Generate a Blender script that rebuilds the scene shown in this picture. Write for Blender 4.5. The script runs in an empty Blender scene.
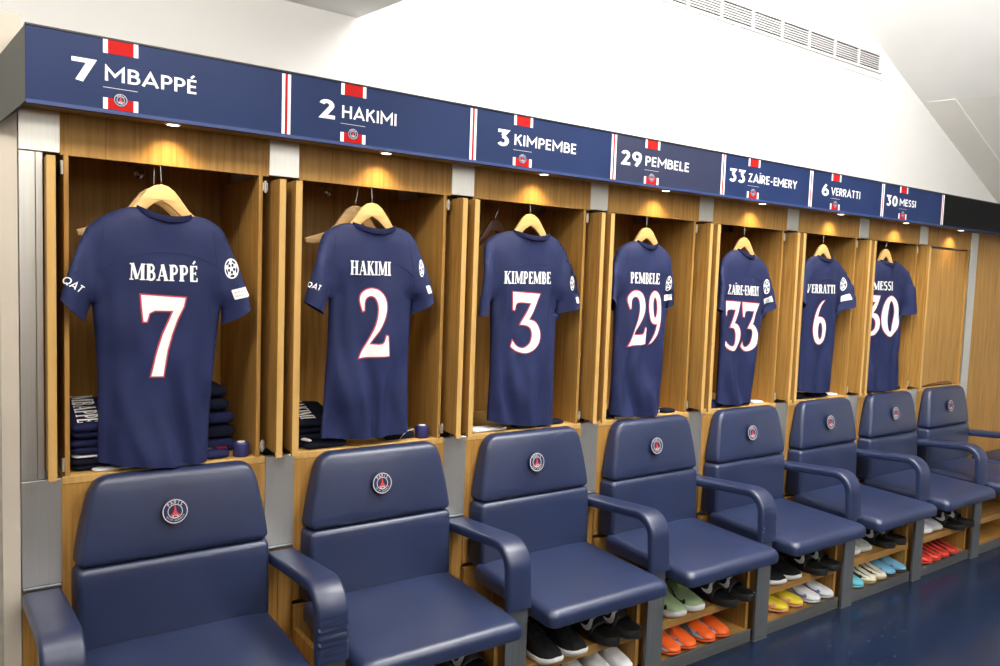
import bpy, bmesh, math, random
from math import sin, cos, pi, radians, sqrt, exp
from mathutils import Vector, Matrix, noise
from mathutils.geometry import tessellate_polygon

random.seed(7)
scene = bpy.context.scene
COL = scene.collection
P = 0.65                       # locker pitch (m)
YL = 0.1115                    # front plane of the lockers
XL, XR = -0.0109, 0.0836       # metal column edges inside one pitch
XC = (XL + XR) / 2
BC = XC + P / 2                # bay centre

# ------------------------------------------------------------------ materials
def mat(name, rgb, rough=0.5, metal=0.0, spec=0.5, coat=0.0):
    m = bpy.data.materials.new(name); m.use_nodes = True
    b = m.node_tree.nodes['Principled BSDF']
    b.inputs['Base Color'].default_value = (*lin(rgb), 1)
    b.inputs['Roughness'].default_value = rough
    b.inputs['Metallic'].default_value = metal
    b.inputs['Specular IOR Level'].default_value = spec
    if coat: b.inputs['Coat Weight'].default_value = coat
    return m

def lin(c):
    return tuple((x / 255 / 12.92) if x / 255 <= 0.04045 else ((x / 255 + 0.055) / 1.055) ** 2.4 for x in c)

def ramp(nt, stops):
    r = nt.nodes.new('ShaderNodeValToRGB')
    el = r.color_ramp.elements
    while len(el) < len(stops): el.new(0.5)
    for e, (p, c) in zip(el, stops):
        e.position = p; e.color = (*lin(c), 1)
    return r

def coords(nt, scale, kind='Object'):
    tc = nt.nodes.new('ShaderNodeTexCoord'); mp = nt.nodes.new('ShaderNodeMapping')
    mp.inputs['Scale'].default_value = scale
    nt.links.new(tc.outputs[kind], mp.inputs['Vector'])
    return mp

def noise_mat(name, stops, scale, nscale, rough=0.5, detail=4, bump=0.0, metal=0.0, spec=0.5, distort=0.0, bscale=None):
    m = mat(name, stops[0][1], rough, metal, spec); nt = m.node_tree
    b = nt.nodes['Principled BSDF']
    mp = coords(nt, scale)
    n = nt.nodes.new('ShaderNodeTexNoise'); n.inputs['Scale'].default_value = nscale
    n.inputs['Detail'].default_value = detail; n.inputs['Distortion'].default_value = distort
    nt.links.new(mp.outputs[0], n.inputs['Vector'])
    r = ramp(nt, stops)
    nt.links.new(n.outputs[0], r.inputs[0]); nt.links.new(r.outputs[0], b.inputs['Base Color'])
    if bump:
        bp = nt.nodes.new('ShaderNodeBump'); bp.inputs['Strength'].default_value = bump
        bp.inputs['Distance'].default_value = 0.002
        src = n
        if bscale:
            src = nt.nodes.new('ShaderNodeTexNoise'); src.inputs['Scale'].default_value = bscale
            tc = nt.nodes.new('ShaderNodeTexCoord'); nt.links.new(tc.outputs['Object'], src.inputs['Vector'])
        nt.links.new(src.outputs[0], bp.inputs['Height']); nt.links.new(bp.outputs[0], b.inputs['Normal'])
    return m

M = {}
M['oak'] = noise_mat('oak', [(0.30, (150, 107, 49)), (0.5, (172, 129, 66)), (0.72, (185, 144, 80))], (22, 22, 0.9), 3.2, 0.48, 6, 0.06, distort=0.6, spec=0.22)
M['oak_edge'] = noise_mat('oak_edge', [(0.3, (190, 149, 84)), (0.7, (206, 167, 102))], (20, 20, 0.8), 3, 0.48, spec=0.25)
M['oak_shelf'] = noise_mat('oak_shelf', [(0.3, (154, 110, 50)), (0.7, (180, 138, 74))], (0.9, 22, 22), 3, 0.45, 5)
M['leather'] = noise_mat('navy_leather', [(0.35, (31, 42, 74)), (0.65, (35, 47, 81))], (1, 1, 1), 6, 0.38, 3, 0.10, spec=0.8, bscale=260)
M['metal'] = noise_mat('brushed_metal', [(0.3, (214, 214, 208)), (0.7, (222, 222, 216))], (90, 90, 0.8), 4, 0.36, 4, 0.0, metal=0.85)
M['post'] = noise_mat('grey_steel', [(0.3, (104, 108, 111)), (0.7, (116, 120, 123))], (40, 40, 1.2), 4, 0.42, 4, metal=0.45)
M['kick'] = noise_mat('kick_steel', [(0.3, (96, 98, 98)), (0.7, (112, 114, 114))], (1, 30, 30), 4, 0.45, 4, metal=0.4)
M['white_wall'] = noise_mat('white_wall_paint', [(0.3, (238, 237, 234)), (0.7, (242, 241, 238))], (1, 1, 1), 3, 0.8, 2)
M['grey_paint'] = mat('grey_paint', (238, 235, 228), 0.8)
M['beige'] = noise_mat('beige_paint', [(0.3, (196, 186, 170)), (0.7, (204, 194, 178))], (1, 1, 1), 5, 0.7, 3)
M['endcap'] = mat('dark_grey_laminate', (92, 92, 86), 0.6)
M['sign'] = noise_mat('sign_navy', [(0.35, (25, 41, 80)), (0.65, (28, 45, 86))], (1, 1, 1), 3, 0.5, 2, spec=0.2)
M['sign_dark'] = mat('sign_dark_navy', (29, 36, 66), 0.5)
M['sign_black'] = mat('sign_black', (11, 12, 13), 0.6, 0, 0.12)
M['lip'] = mat('sign_lip_blue', (42, 62, 112), 0.45)
M['trimblack'] = mat('black_trim', (22, 24, 28), 0.5)
M['white'] = mat('white_print', (246, 246, 246), 0.6)
M['sred'] = mat('sign_red', (176, 26, 24), 0.6, 0, 0.1)
M['jred'] = mat('print_red_edge', (190, 62, 76), 0.7)
M['gold'] = mat('crest_red', (214, 60, 48), 0.5)
M['crestnavy'] = mat('crest_navy', (26, 34, 72), 0.5)
M['silver'] = mat('crest_silver', (206, 204, 208), 0.45)
M['jersey'] = noise_mat('navy_polyester', [(0.35, (28, 36, 74)), (0.65, (32, 41, 82))], (1, 1, 1), 7, 0.72, 3, 0.10, spec=0.3, bscale=420)
M['folded'] = noise_mat('dark_navy_cloth', [(0.35, (24, 28, 62)), (0.65, (32, 37, 78))], (1, 1, 1), 9, 0.85, 3, spec=0.2)
M['folded_dark'] = noise_mat('ink_cloth', [(0.35, (14, 18, 32)), (0.65, (20, 25, 44))], (1, 1, 1), 9, 0.9, 3, spec=0.2)
M['hanger'] = noise_mat('pale_beech', [(0.3, (204, 164, 104)), (0.7, (216, 178, 120))], (4, 4, 30), 3, 0.4, 4)
M['hanger_old'] = noise_mat('aged_beech', [(0.3, (168, 136, 90)), (0.7, (186, 152, 104))], (4, 4, 30), 3, 0.5, 4)
M['hanger_dark'] = mat('dark_wood_and_shade', (70, 36, 16), 0.5)
M['chrome'] = mat('chrome', (210, 210, 212), 0.15, 1.0)
M['hinge'] = mat('hinge_nickel', (196, 194, 184), 0.35, 0.5)
M['far_wood'] = mat('added_panelling_wood', (92, 66, 36), .5)
M['floor'] = None
M['black'] = noise_mat('black_knit', [(0.4, (20, 22, 24)), (0.6, (30, 32, 34))], (1, 1, 1), 60, 0.8, 2, spec=0.3)
M['rubber'] = mat('black_rubber', (26, 26, 26), 0.55)
M['solewhite'] = mat('white_sole', (232, 232, 230), 0.5)
M['inside'] = mat('shoe_inside_dark', (26, 26, 28), 0.9)  # one near-black colour inside every shoe opening
M['lamp'] = mat('lamp_glow', (255, 244, 220), 0.5)
_b = M['lamp'].node_tree.nodes['Principled BSDF']
_b.inputs['Emission Color'].default_value = (1, 0.86, 0.62, 1); _b.inputs['Emission Strength'].default_value = 6
M['slot'] = mat('vent_slot_shade', (24, 20, 20), 0.9, 0, 0.1)

def floor_mat():
    m = mat('navy_rubber_floor', (20, 36, 74), 0.2, 0, 0.5); nt = m.node_tree
    b = nt.nodes['Principled BSDF']
    mp = coords(nt, (1, 1, 1))
    n = nt.nodes.new('ShaderNodeTexNoise'); n.inputs['Scale'].default_value = 3; n.inputs['Detail'].default_value = 5
    nt.links.new(mp.outputs[0], n.inputs['Vector'])
    r = ramp(nt, [(0.35, (20, 32, 54)), (0.7, (25, 38, 62))]); nt.links.new(n.outputs[0], r.inputs[0])
    v = nt.nodes.new('ShaderNodeTexVoronoi'); v.inputs['Scale'].default_value = 30
    nt.links.new(mp.outputs[0], v.inputs['Vector'])
    s = nt.nodes.new('ShaderNodeValToRGB'); s.color_ramp.elements[0].position = 0.06; s.color_ramp.elements[1].position = 0.12
    s.color_ramp.elements[0].color = (1, 1, 1, 1); s.color_ramp.elements[1].color = (0, 0, 0, 1)
    nt.links.new(v.outputs['Distance'], s.inputs[0])
    n2 = nt.nodes.new('ShaderNodeTexNoise'); n2.inputs['Scale'].default_value = 9
    nt.links.new(mp.outputs[0], n2.inputs['Vector'])
    s2 = nt.nodes.new('ShaderNodeValToRGB'); s2.color_ramp.elements[0].position = 0.44; s2.color_ramp.elements[1].position = 0.56
    nt.links.new(n2.outputs[0], s2.inputs[0])
    mu = nt.nodes.new('ShaderNodeMath'); mu.operation = 'MULTIPLY'
    nt.links.new(s.outputs[0], mu.inputs[0]); nt.links.new(s2.outputs[0], mu.inputs[1])
    mu2 = nt.nodes.new('ShaderNodeMath'); mu2.operation = 'MULTIPLY'; mu2.inputs[1].default_value = 0.5
    nt.links.new(mu.outputs[0], mu2.inputs[0])
    mx = nt.nodes.new('ShaderNodeMixRGB'); mx.inputs[2].default_value = (*lin((120, 134, 160)), 1)
    nt.links.new(mu2.outputs[0], mx.inputs[0]); nt.links.new(r.outputs[0], mx.inputs[1])
    nt.links.new(mx.outputs[0], b.inputs['Base Color'])
    n3 = nt.nodes.new('ShaderNodeTexNoise'); n3.inputs['Scale'].default_value = 5; n3.inputs['Detail'].default_value = 4
    nt.links.new(mp.outputs[0], n3.inputs['Vector'])
    mr = nt.nodes.new('ShaderNodeMapRange'); mr.inputs[1].default_value = 0.3; mr.inputs[2].default_value = 0.7
    mr.inputs[3].default_value = 0.20; mr.inputs[4].default_value = 0.25
    nt.links.new(n3.outputs[0], mr.inputs[0]); nt.links.new(mr.outputs[0], b.inputs['Roughness'])
    return m
M['floor'] = floor_mat()

def lace_mats(*cols):
    return [mat('shoe_%d_%d_%d' % c, c, 0.5, 0, 0.5) for c in cols]

# ------------------------------------------------------------------ object helpers
def link(name, bm, mats, parent=None, smooth=None, keep=False):
    me = bpy.data.meshes.new(name); bm.to_mesh(me); bm.free()
    for m in (mats if isinstance(mats, (list, tuple)) else [mats]): me.materials.append(m)
    o = bpy.data.objects.new(name, me); COL.objects.link(o)
    if smooth is not None:
        me.polygons.foreach_set('use_smooth', [True] * len(me.polygons))
        if smooth < 180:
            es = bmesh.new(); es.from_mesh(me)
            for e in es.edges:
                if len(e.link_faces) == 2 and e.calc_face_angle(0) > radians(smooth): e.smooth = False
            es.to_mesh(me); es.free()
    if parent: o.parent = parent
    return o

def thing(name, label, cat, loc=(0, 0, 0), rz=0, group=None):
    o = bpy.data.objects.new(name, None); o.empty_display_size = 0.05; COL.objects.link(o)
    o.location = loc; o.rotation_euler = (0, 0, rz)
    return tag(o, label, cat, group)

def tag(o, label, cat, group=None):
    o['label'] = label; o['category'] = cat
    if group: o['group'] = group
    return o

def struct(o, label=None):
    o['kind'] = 'structure'
    if label: o['label'] = label
    return o

def box(bm, x0, x1, y0, y1, z0, z1, mi=0, bevel=0.0, seg=1):
    vs = [bm.verts.new((x, y, z)) for x in (x0, x1) for y in (y0, y1) for z in (z0, z1)]
    q = [(0, 1, 3, 2), (4, 6, 7, 5), (0, 4, 5, 1), (2, 3, 7, 6), (0, 2, 6, 4), (1, 5, 7, 3)]
    fs = [bm.faces.new([vs[i] for i in f]) for f in q]
    for f in fs: f.material_index = mi
    if bevel:
        es = list({e for f in fs for e in f.edges})
        r = bmesh.ops.bevel(bm, geom=es, offset=bevel, segments=seg, profile=0.5, affect='EDGES')
        for f in r['faces']: f.material_index = mi
    return fs

def boxes(name, lst, mats, parent=None, bevel=0.0, seg=1):
    bm = bmesh.new()
    for b in lst: box(bm, *b[:6], mi=b[6] if len(b) > 6 else 0, bevel=bevel, seg=seg)
    return link(name, bm, mats, parent)

def loft(bm, rings, caps=(True, True), mi=0, closed=True):
    vr = [[bm.verts.new(p) for p in r] for r in rings]
    n = len(vr[0])
    for a, b in zip(vr, vr[1:]):
        for i in range(n if closed else n - 1):
            j = (i + 1) % n
            f = bm.faces.new((a[i], a[j], b[j], b[i])); f.material_index = mi
    if caps[0]: bm.faces.new(vr[0][::-1]).material_index = mi
    if caps[1]: bm.faces.new(vr[-1]).material_index = mi
    return vr

def tube(bm, pts, r, n=8, mi=0, cap=True):
    pts = [Vector(p) for p in pts]; rings = []
    up = Vector((0, 0, 1)); prev = None
    for i, p in enumerate(pts):
        t = (pts[min(i + 1, len(pts) - 1)] - pts[max(i - 1, 0)]).normalized()
        if prev is None:
            a = t.cross(up)
            if a.length < 0.1: a = t.cross(Vector((1, 0, 0)))
        else: a = prev - t * prev.dot(t)
        a.normalize(); b = t.cross(a); prev = a
        rr = r[i] if isinstance(r, (list, tuple)) else r
        rings.append([p + a * cos(2 * pi * k / n) * rr + b * sin(2 * pi * k / n) * rr for k in range(n)])
    loft(bm, rings, (cap, cap), mi)

def lathe(bm, cx, cy, prof, n=24, mi=0):
    loft(bm, [[(cx + r * cos(2 * pi * k / n), cy + r * sin(2 * pi * k / n), z) for k in range(n)] for r, z in prof], (True, True), mi)

def rrect(x0, x1, y0, y1, r, n=5):
    """rounded rectangle outline, counter-clockwise"""
    r = max(min(r, (x1 - x0) / 2 - 1e-4, (y1 - y0) / 2 - 1e-4), 1e-4); o = []
    for cx, cy, a in ((x1 - r, y0 + r, -90), (x1 - r, y1 - r, 0), (x0 + r, y1 - r, 90), (x0 + r, y0 + r, 180)):
        for k in range(n + 1):
            t = radians(a + 90 * k / n); o.append((cx + r * cos(t), cy + r * sin(t)))
    return o

# ------------------------------------------------------------------ lettering
def arc(cx, cy, rx, ry, a0, a1, n=10):
    return [(cx + rx * cos(radians(a0 + (a1 - a0) * i / n)), cy + ry * sin(radians(a0 + (a1 - a0) * i / n))) for i in range(n + 1)]

def stroke(pts, w, w2=None):
    """outline strips (list of quads) of a polyline drawn with width w (tapering to w2)"""
    pts = [Vector(p) for p in pts]
    pts = [p for i, p in enumerate(pts) if i == 0 or (p - pts[i - 1]).length > 1e-4]
    L = []; n = len(pts)
    for i, p in enumerate(pts):
        d0 = (pts[i] - pts[i - 1]).normalized() if i > 0 else None
        d1 = (pts[i + 1] - pts[i]).normalized() if i < n - 1 else None
        if d0 is None: d0 = d1
        if d1 is None: d1 = d0
        n0 = Vector((-d0.y, d0.x)); n1 = Vector((-d1.y, d1.x)); m = (n0 + n1)
        m = m.normalized() if m.length > 1e-6 else n0
        k = 1 / max(m.dot(n0), 0.38)
        hw = (w if w2 is None else w + (w2 - w) * i / (n - 1)) / 2
        L.append((p + m * hw * k, p - m * hw * k))
    return [[a[0], a[1], b[1], b[0]] for a, b in zip(L, L[1:])]

def S(*ps): return list(ps)
B_up = S((.08, .925), (.28, .925)) + arc(.28, .73, .20, .195, 90, -90) + S((.08, .535))
B_lo = S((.08, .535), (.32, .535)) + arc(.32, .305, .22, .23, 90, -90) + S((.08, .075))
P_b = S((.08, .925), (.28, .925)) + arc(.28, .69, .22, .235, 90, -90) + S((.08, .455))
S_p = arc(.27, .715, .19, .21, 25, 270) + arc(.26, .29, .21, .215, 90, -155)
SANS = {
 'M': (.95, [S((.08, 0), (.08, .93), (.475, .36), (.87, .93), (.87, 0))]),
 'B': (.58, [S((.08, 0), (.08, 1)), B_up, B_lo]),
 'A': (.80, [S((.04, 0), (.40, .93), (.76, 0)), S((.16, .27), (.64, .27))]),
 'P': (.54, [S((.08, 0), (.08, 1)), P_b]),
 'E': (.50, [S((.08, 0), (.08, 1)), S((.08, .925), (.48, .925)), S((.08, .51), (.45, .51)), S((.08, .075), (.48, .075))]),
 'H': (.72, [S((.08, 0), (.08, 1)), S((.64, 0), (.64, 1)), S((.08, .52), (.64, .52))]),
 'K': (.66, [S((.08, 0), (.08, 1)), S((.58, 1), (.10, .44)), S((.26, .62), (.62, 0))]),
 'I': (.16, [S((.08, 0), (.08, 1))]),
 'Z': (.62, [S((.04, .925), (.50, .925), (.10, .075), (.60, .075))]),
 'R': (.60, [S((.08, 0), (.08, 1)), P_b, S((.26, .455), (.54, 0))]),
 'Y': (.68, [S((.03, 1), (.34, .5), (.65, 1)), S((.34, .5), (.34, 0))]),
 'V': (.72, [S((.03, 1), (.36, .07), (.69, 1))]),
 'T': (.60, [S((.02, .925), (.58, .925)), S((.30, .925), (.30, 0))]),
 'S': (.52, [S_p]),
 'L': (.46, [S((.08, 1), (.08, .075), (.45, .075))]),
 '-': (.40, [S((.06, .42), (.34, .42))]),
 'Q': (.92, [arc(.46, .5, .40, .43, 0, 360, 24), S((.55, .25), (.85, -.02))]),
 'G': (.80, [arc(.46, .5, .38, .42, 40, 345, 18) + S((.84, .46), (.55, .46))]),
 'N': (.72, [S((.08, 0), (.08, .95), (.64, .05), (.64, 1))]),
}
ACC = {'É': ('E', [S((.20, 1.10), (.36, 1.30))], .13), 'Ï': ('I', [S((-.03, 1.19), (.06, 1.19)), S((.10, 1.19), (.19, 1.19))], .11)}
DW = .19
def dg(w, *st): return (w, list(st))
BOLD = {
 '7': dg(.60, S((.02, .895), (.50, .895), (.20, 0))),
 '2': dg(.62, arc(.29, .70, .185, .195, 165, -35, 12) + S((.16, .105), (.60, .105))),
 '3': dg(.60, S((.05, .895), (.45, .895), (.27, .60)) , S((.26, .575),) + arc(.27, .32, .20, .235, 70, -145, 12)),
 '9': dg(.62, arc(.31, .675, .215, .23, 0, 360, 20), S((.52, .62), (.45, .36), (.24, .03))),
 '6': dg(.62, arc(.31, .325, .215, .23, 0, 360, 20), S((.10, .38), (.17, .64), (.38, .97))),
 '0': dg(.66, arc(.33, .5, .215, .395, 0, 360, 26)),
}
T_, t_ = .20, .075
def sf(x, y, w=.32): return (S((x - w / 2, y), (x + w / 2, y)), .07)
SB_u = S((.2, .95), (.30, .95)) + arc(.30, .745, .16, .205, 90, -90) + S((.2, .54))
SB_l = S((.2, .53), (.32, .53)) + arc(.32, .285, .18, .245, 90, -90) + S((.2, .04))
SP_b = S((.2, .95), (.32, .95)) + arc(.32, .70, .17, .25, 90, -90) + S((.2, .45))
SERIF = {
 'M': (.96, [(S((.13, 0), (.15, 1)), t_), (S((.17, 1), (.46, .06)), T_), (S((.46, .06), (.74, 1)), t_), (S((.79, 0), (.79, 1)), T_), sf(.13, .035, .24), sf(.79, .035), sf(.12, .965, .2), sf(.82, .965, .24)]),
 'B': (.60, [(S((.17, 0), (.17, 1)), T_), (SB_u, .12), (SB_l, .14), sf(.15, .035, .26), sf(.15, .965, .26)]),
 'A': (.74, [(S((.12, 0), (.36, .97)), t_), (S((.36, 1), (.60, 0)), T_), (S((.2, .3), (.5, .3)), .07), sf(.12, .035, .24), sf(.60, .035, .30)]),
 'P': (.60, [(S((.17, 0), (.17, 1)), T_), (SP_b, .13), sf(.17, .035), sf(.15, .965, .26)]),
 'E': (.56, [(S((.17, 0), (.17, 1)), T_), (S((.1, .96), (.50, .96)), .08), (S((.17, .52), (.42, .52)), .07), (S((.1, .04), (.52, .04)), .08), (S((.48, 1), (.48, .78)), .07), (S((.50, 0), (.50, .24)), .07), (S((.41, .42), (.41, .62)), .06)]),
 'H': (.74, [(S((.17, 0), (.17, 1)), T_), (S((.57, 0), (.57, 1)), T_), (S((.17, .52), (.57, .52)), .08), sf(.17, .035), sf(.17, .965), sf(.57, .035), sf(.57, .965)]),
 'K': (.72, [(S((.17, 0), (.17, 1)), T_), (S((.56, 1), (.25, .48)), t_), (S((.30, .60), (.58, 0)), T_), sf(.17, .035), sf(.17, .965), sf(.56, .965, .24), sf(.60, .035, .26)]),
 'I': (.34, [(S((.17, 0), (.17, 1)), T_), sf(.17, .035), sf(.17, .965)]),
 'Z': (.56, [(S((.08, .955), (.48, .955)), .09), (S((.44, .97), (.12, .03)), T_), (S((.08, .045), (.50, .045)), .09), (S((.10, 1), (.08, .78)), .06), (S((.49, 0), (.51, .24)), .06)]),
 'R': (.66, [(S((.17, 0), (.17, 1)), T_), (SP_b, .13), (S((.32, .46), (.54, 0)), .18), sf(.17, .035), sf(.15, .965, .26), sf(.57, .035, .2)]),
 'Y': (.66, [(S((.13, 1), (.34, .46)), T_), (S((.55, 1), (.34, .46)), t_), (S((.34, .5), (.34, 0)), .18), sf(.34, .035), sf(.13, .965, .26), sf(.56, .965, .2)]),
 'V': (.66, [(S((.13, 1), (.34, .02)), T_), (S((.56, 1), (.36, .02)), t_), sf(.13, .965, .26), sf(.56, .965, .2)]),
 'T': (.60, [(S((.30, 0), (.30, 1)), T_), (S((.05, .955), (.55, .955)), .09), (S((.06, 1), (.06, .76)), .06), (S((.54, 1), (.54, .76)), .06), sf(.30, .035)]),
 'S': (.50, [(arc(.26, .74, .17, .22, 40, 270), .13), (arc(.24, .28, .18, .24, 90, -140), .15)]),
 'L': (.50, [(S((.17, 0), (.17, 1)), T_), (S((.1, .04), (.48, .04)), .08), (S((.47, 0), (.47, .24)), .07), sf(.17, .965)]),
 '-': (.34, [(S((.04, .48), (.30, .48)), .14)]),
}
SACC = {'É': ('E', [(S((.24, 1.10), (.38, 1.30)), .11)]), 'Ï': ('I', [(S((.02, 1.18), (.12, 1.18)), .12), (S((.22, 1.18), (.32, 1.18)), .12)])}

class Poly(list):
    layer = 0

def text_polys(txt, style, gap=.11):
    """2D polygons; cap height 1, left edge 0; returns polys, width"""
    x = 0; out = []
    for ch in txt:
        if ch == ' ': x += .4; continue
        if style == 'serif':
            if ch in SACC: base, ex = SACC[ch]; w, st = SERIF[base]; st = st + ex
            else: w, st = SERIF[ch]
        elif style == 'bold':
            w, s_ = BOLD[ch]; st = [(s, DW) for s in s_]
        else:
            if ch in ACC: base, ex, ew = ACC[ch]; w, s_ = SANS[base]; st = [(s, .15) for s in s_] + [(s, ew) for s in ex]
            else: w, s_ = SANS[ch]; st = [(s, .15) for s in s_]
        for li, (pts, sw) in enumerate(st):
            if len(pts) < 2: continue
            for q in stroke(pts, sw):
                pl = Poly([[(v.x + x, v.y) for v in q]]); pl.layer = li; out.append(pl)
        x += w + gap
    return out, x - gap

# printed digits of the jerseys, traced as outlines (first loop outer, second loop hole)
def norm(pts, hole=None):
    xs = [p[0] for p in pts]; ys = [p[1] for p in pts]
    x0, x1, y0, y1 = min(xs), max(xs), min(ys), max(ys)
    f = lambda l: [((x - x0) / (x1 - x0), (y1 - y) / (y1 - y0)) for x, y in l]
    return [f(pts)] + ([f(hole)] if hole else [])
def smooth_loop(pts, keep=(), it=1):
    """Chaikin rounding except at corner indices in keep"""
    keep = set(keep); n = len(pts); o = []
    for i, p in enumerate(pts):
        if i in keep: o.append(p); continue
        a, b = pts[i - 1], pts[(i + 1) % n]
        o.append((p[0] * .75 + a[0] * .25, p[1] * .75 + a[1] * .25)); o.append((p[0] * .75 + b[0] * .25, p[1] * .75 + b[1] * .25))
    return o
NUM = {}
NUM['7'] = norm([(100, 215), (308, 220), (300, 262), (272, 325), (248, 395), (226, 480), (208, 606), (150, 606), (172, 510), (205, 400), (252, 285), (165, 287), (138, 300), (125, 340), (110, 340), (103, 270)])
NUM['2'] = norm(smooth_loop([(155, 340), (140, 292), (139, 262), (150, 238), (175, 218), (205, 211), (242, 220), (272, 250), (287, 297), (284, 350), (266, 402), (235, 458), (193, 527), (252, 530), (270, 516), (282, 478), (291, 480), (299, 594), (135, 603), (172, 535), (207, 468), (231, 400), (241, 342), (239, 297), (226, 264), (205, 251), (180, 258), (165, 280), (163, 337)], (0, 12, 15, 16, 17, 18, 28)))
NUM['3'] = norm(smooth_loop([(112, 203), (291, 207), (255, 290), (207, 374), (250, 386), (280, 425), (289, 475), (276, 530), (245, 570), (200, 592), (160, 589), (125, 572), (104, 550), (114, 513), (130, 545), (165, 563), (198, 552), (222, 520), (230, 470), (220, 430), (198, 410), (158, 407), (195, 335), (226, 267), (150, 264), (132, 280), (126, 317), (113, 314)], (0, 1, 3, 12, 13, 21, 23, 26, 27)))
six = [(238, 195), (213, 228), (196, 272), (181, 333), (197, 327), (226, 337), (245, 373), (253, 430), (244, 498), (223, 534), (200, 546), (175, 532), (155, 492), (147, 430), (152, 365), (166, 305), (188, 248), (212, 210)]
sixh = arc(201, 437, 19, 68, 0, 360, 18)[:-1]
NUM['6'] = norm(smooth_loop(six, (0, 3)), sixh)
NUM['9'] = [[(1 - x, 1 - y) for x, y in l] for l in NUM['6']]
NUM['0'] = norm([(220 + 71 * cos(radians(a)) + 10 * sin(radians(a)) * 0.6, 362 - 160 * sin(radians(a))) for a in range(0, 360, 12)], [(220 + 29 * cos(radians(a)) + 6 * sin(radians(a)), 362 - 122 * sin(radians(a))) for a in range(0, 360, 15)])

def offset_loop(pts, e):
    """move a closed loop outward by e (counter-clockwise loops grow)"""
    n = len(pts); A = sum(pts[i][0] * pts[(i + 1) % n][1] - pts[(i + 1) % n][0] * pts[i][1] for i in range(n))
    s = 1 if A > 0 else -1; o = []
    for i in range(n):
        p = Vector(pts[i]); d0 = (p - Vector(pts[i - 1])); d1 = (Vector(pts[(i + 1) % n]) - p)
        if d0.length < 1e-9: d0 = d1
        if d1.length < 1e-9: d1 = d0
        d0.normalize(); d1.normalize()
        n0 = Vector((d0.y, -d0.x)) * s; n1 = Vector((d1.y, -d1.x)) * s; m = n0 + n1
        m = m.normalized() if m.length > 1e-6 else n0
        q = p + m * e / max(m.dot(n0), .5); o.append((q.x, q.y))
    return o

def poly_mesh(bm, polys, fmap, grid=None, mi=0, lift=(0, -4e-5, 0)):
    """polys: list of [outer, hole...] in metres -> faces, optionally cut on a grid, then mapped by fmap"""
    by = {}
    for lp in polys: by.setdefault(getattr(lp, 'layer', 0), []).append(lp)
    if len(by) > 1:
        for li, sub in by.items():
            g = lambda x, y, li=li: Vector(fmap(x, y)) + Vector(lift) * li
            poly_mesh(bm, [list(q) for q in sub], g, grid, mi)
        return
    tmp = bmesh.new()
    for loops in polys:
        if len(loops) == 1 and len(loops[0]) == 4:
            try: tmp.faces.new([tmp.verts.new((x, 0, y)) for x, y in loops[0]])
            except ValueError: pass
            continue
        flat = [p for l in loops for p in l]
        vs = [tmp.verts.new((x, 0, y)) for x, y in flat]
        for t in tessellate_polygon([[Vector((x, y, 0)) for x, y in l] for l in loops]):
            try: tmp.faces.new([vs[i] for i in t])
            except ValueError: pass
    if grid:
        xs = [v.co.x for v in tmp.verts]; zs = [v.co.z for v in tmp.verts]
        for ax, lo, hi in ((0, min(xs), max(xs)), (2, min(zs), max(zs))):
            k = math.ceil(lo / grid)
            while k * grid < hi:
                co = [0, 0, 0]; co[ax] = k * grid; no = [0, 0, 0]; no[ax] = 1
                bmesh.ops.bisect_plane(tmp, geom=tmp.verts[:] + tmp.edges[:] + tmp.faces[:], plane_co=co, plane_no=no, dist=1e-6)
                k += 1
    mp = {v: bm.verts.new(fmap(v.co.x, v.co.z)) for v in tmp.verts}
    for f in tmp.faces:
        try:
            g = bm.faces.new([mp[v] for v in f.verts]); g.material_index = mi
        except ValueError: pass
    tmp.free()

def face_front(o, d=(0, -1, 0)):
    """make every face of a flat printed mesh look towards d"""
    bm = bmesh.new(); bm.from_mesh(o.data); d = Vector(d)
    for f in bm.faces:
        f.normal_update()
        if f.normal.dot(d) < 0: f.normal_flip()
    bm.to_mesh(o.data); bm.free(); return o

def affine(polys, w, bl, br, tl):
    """unit text (width w, height 1) -> plane coordinates"""
    f = lambda x, y: (bl[0] + (br[0] - bl[0]) * x / w + (tl[0] - bl[0]) * y, bl[1] + (br[1] - bl[1]) * x / w + (tl[1] - bl[1]) * y)
    res = []
    for lp in polys:
        q = Poly([f(*p) for p in l] for l in lp); q.layer = getattr(lp, 'layer', 0); res.append(q)
    return res

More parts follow.
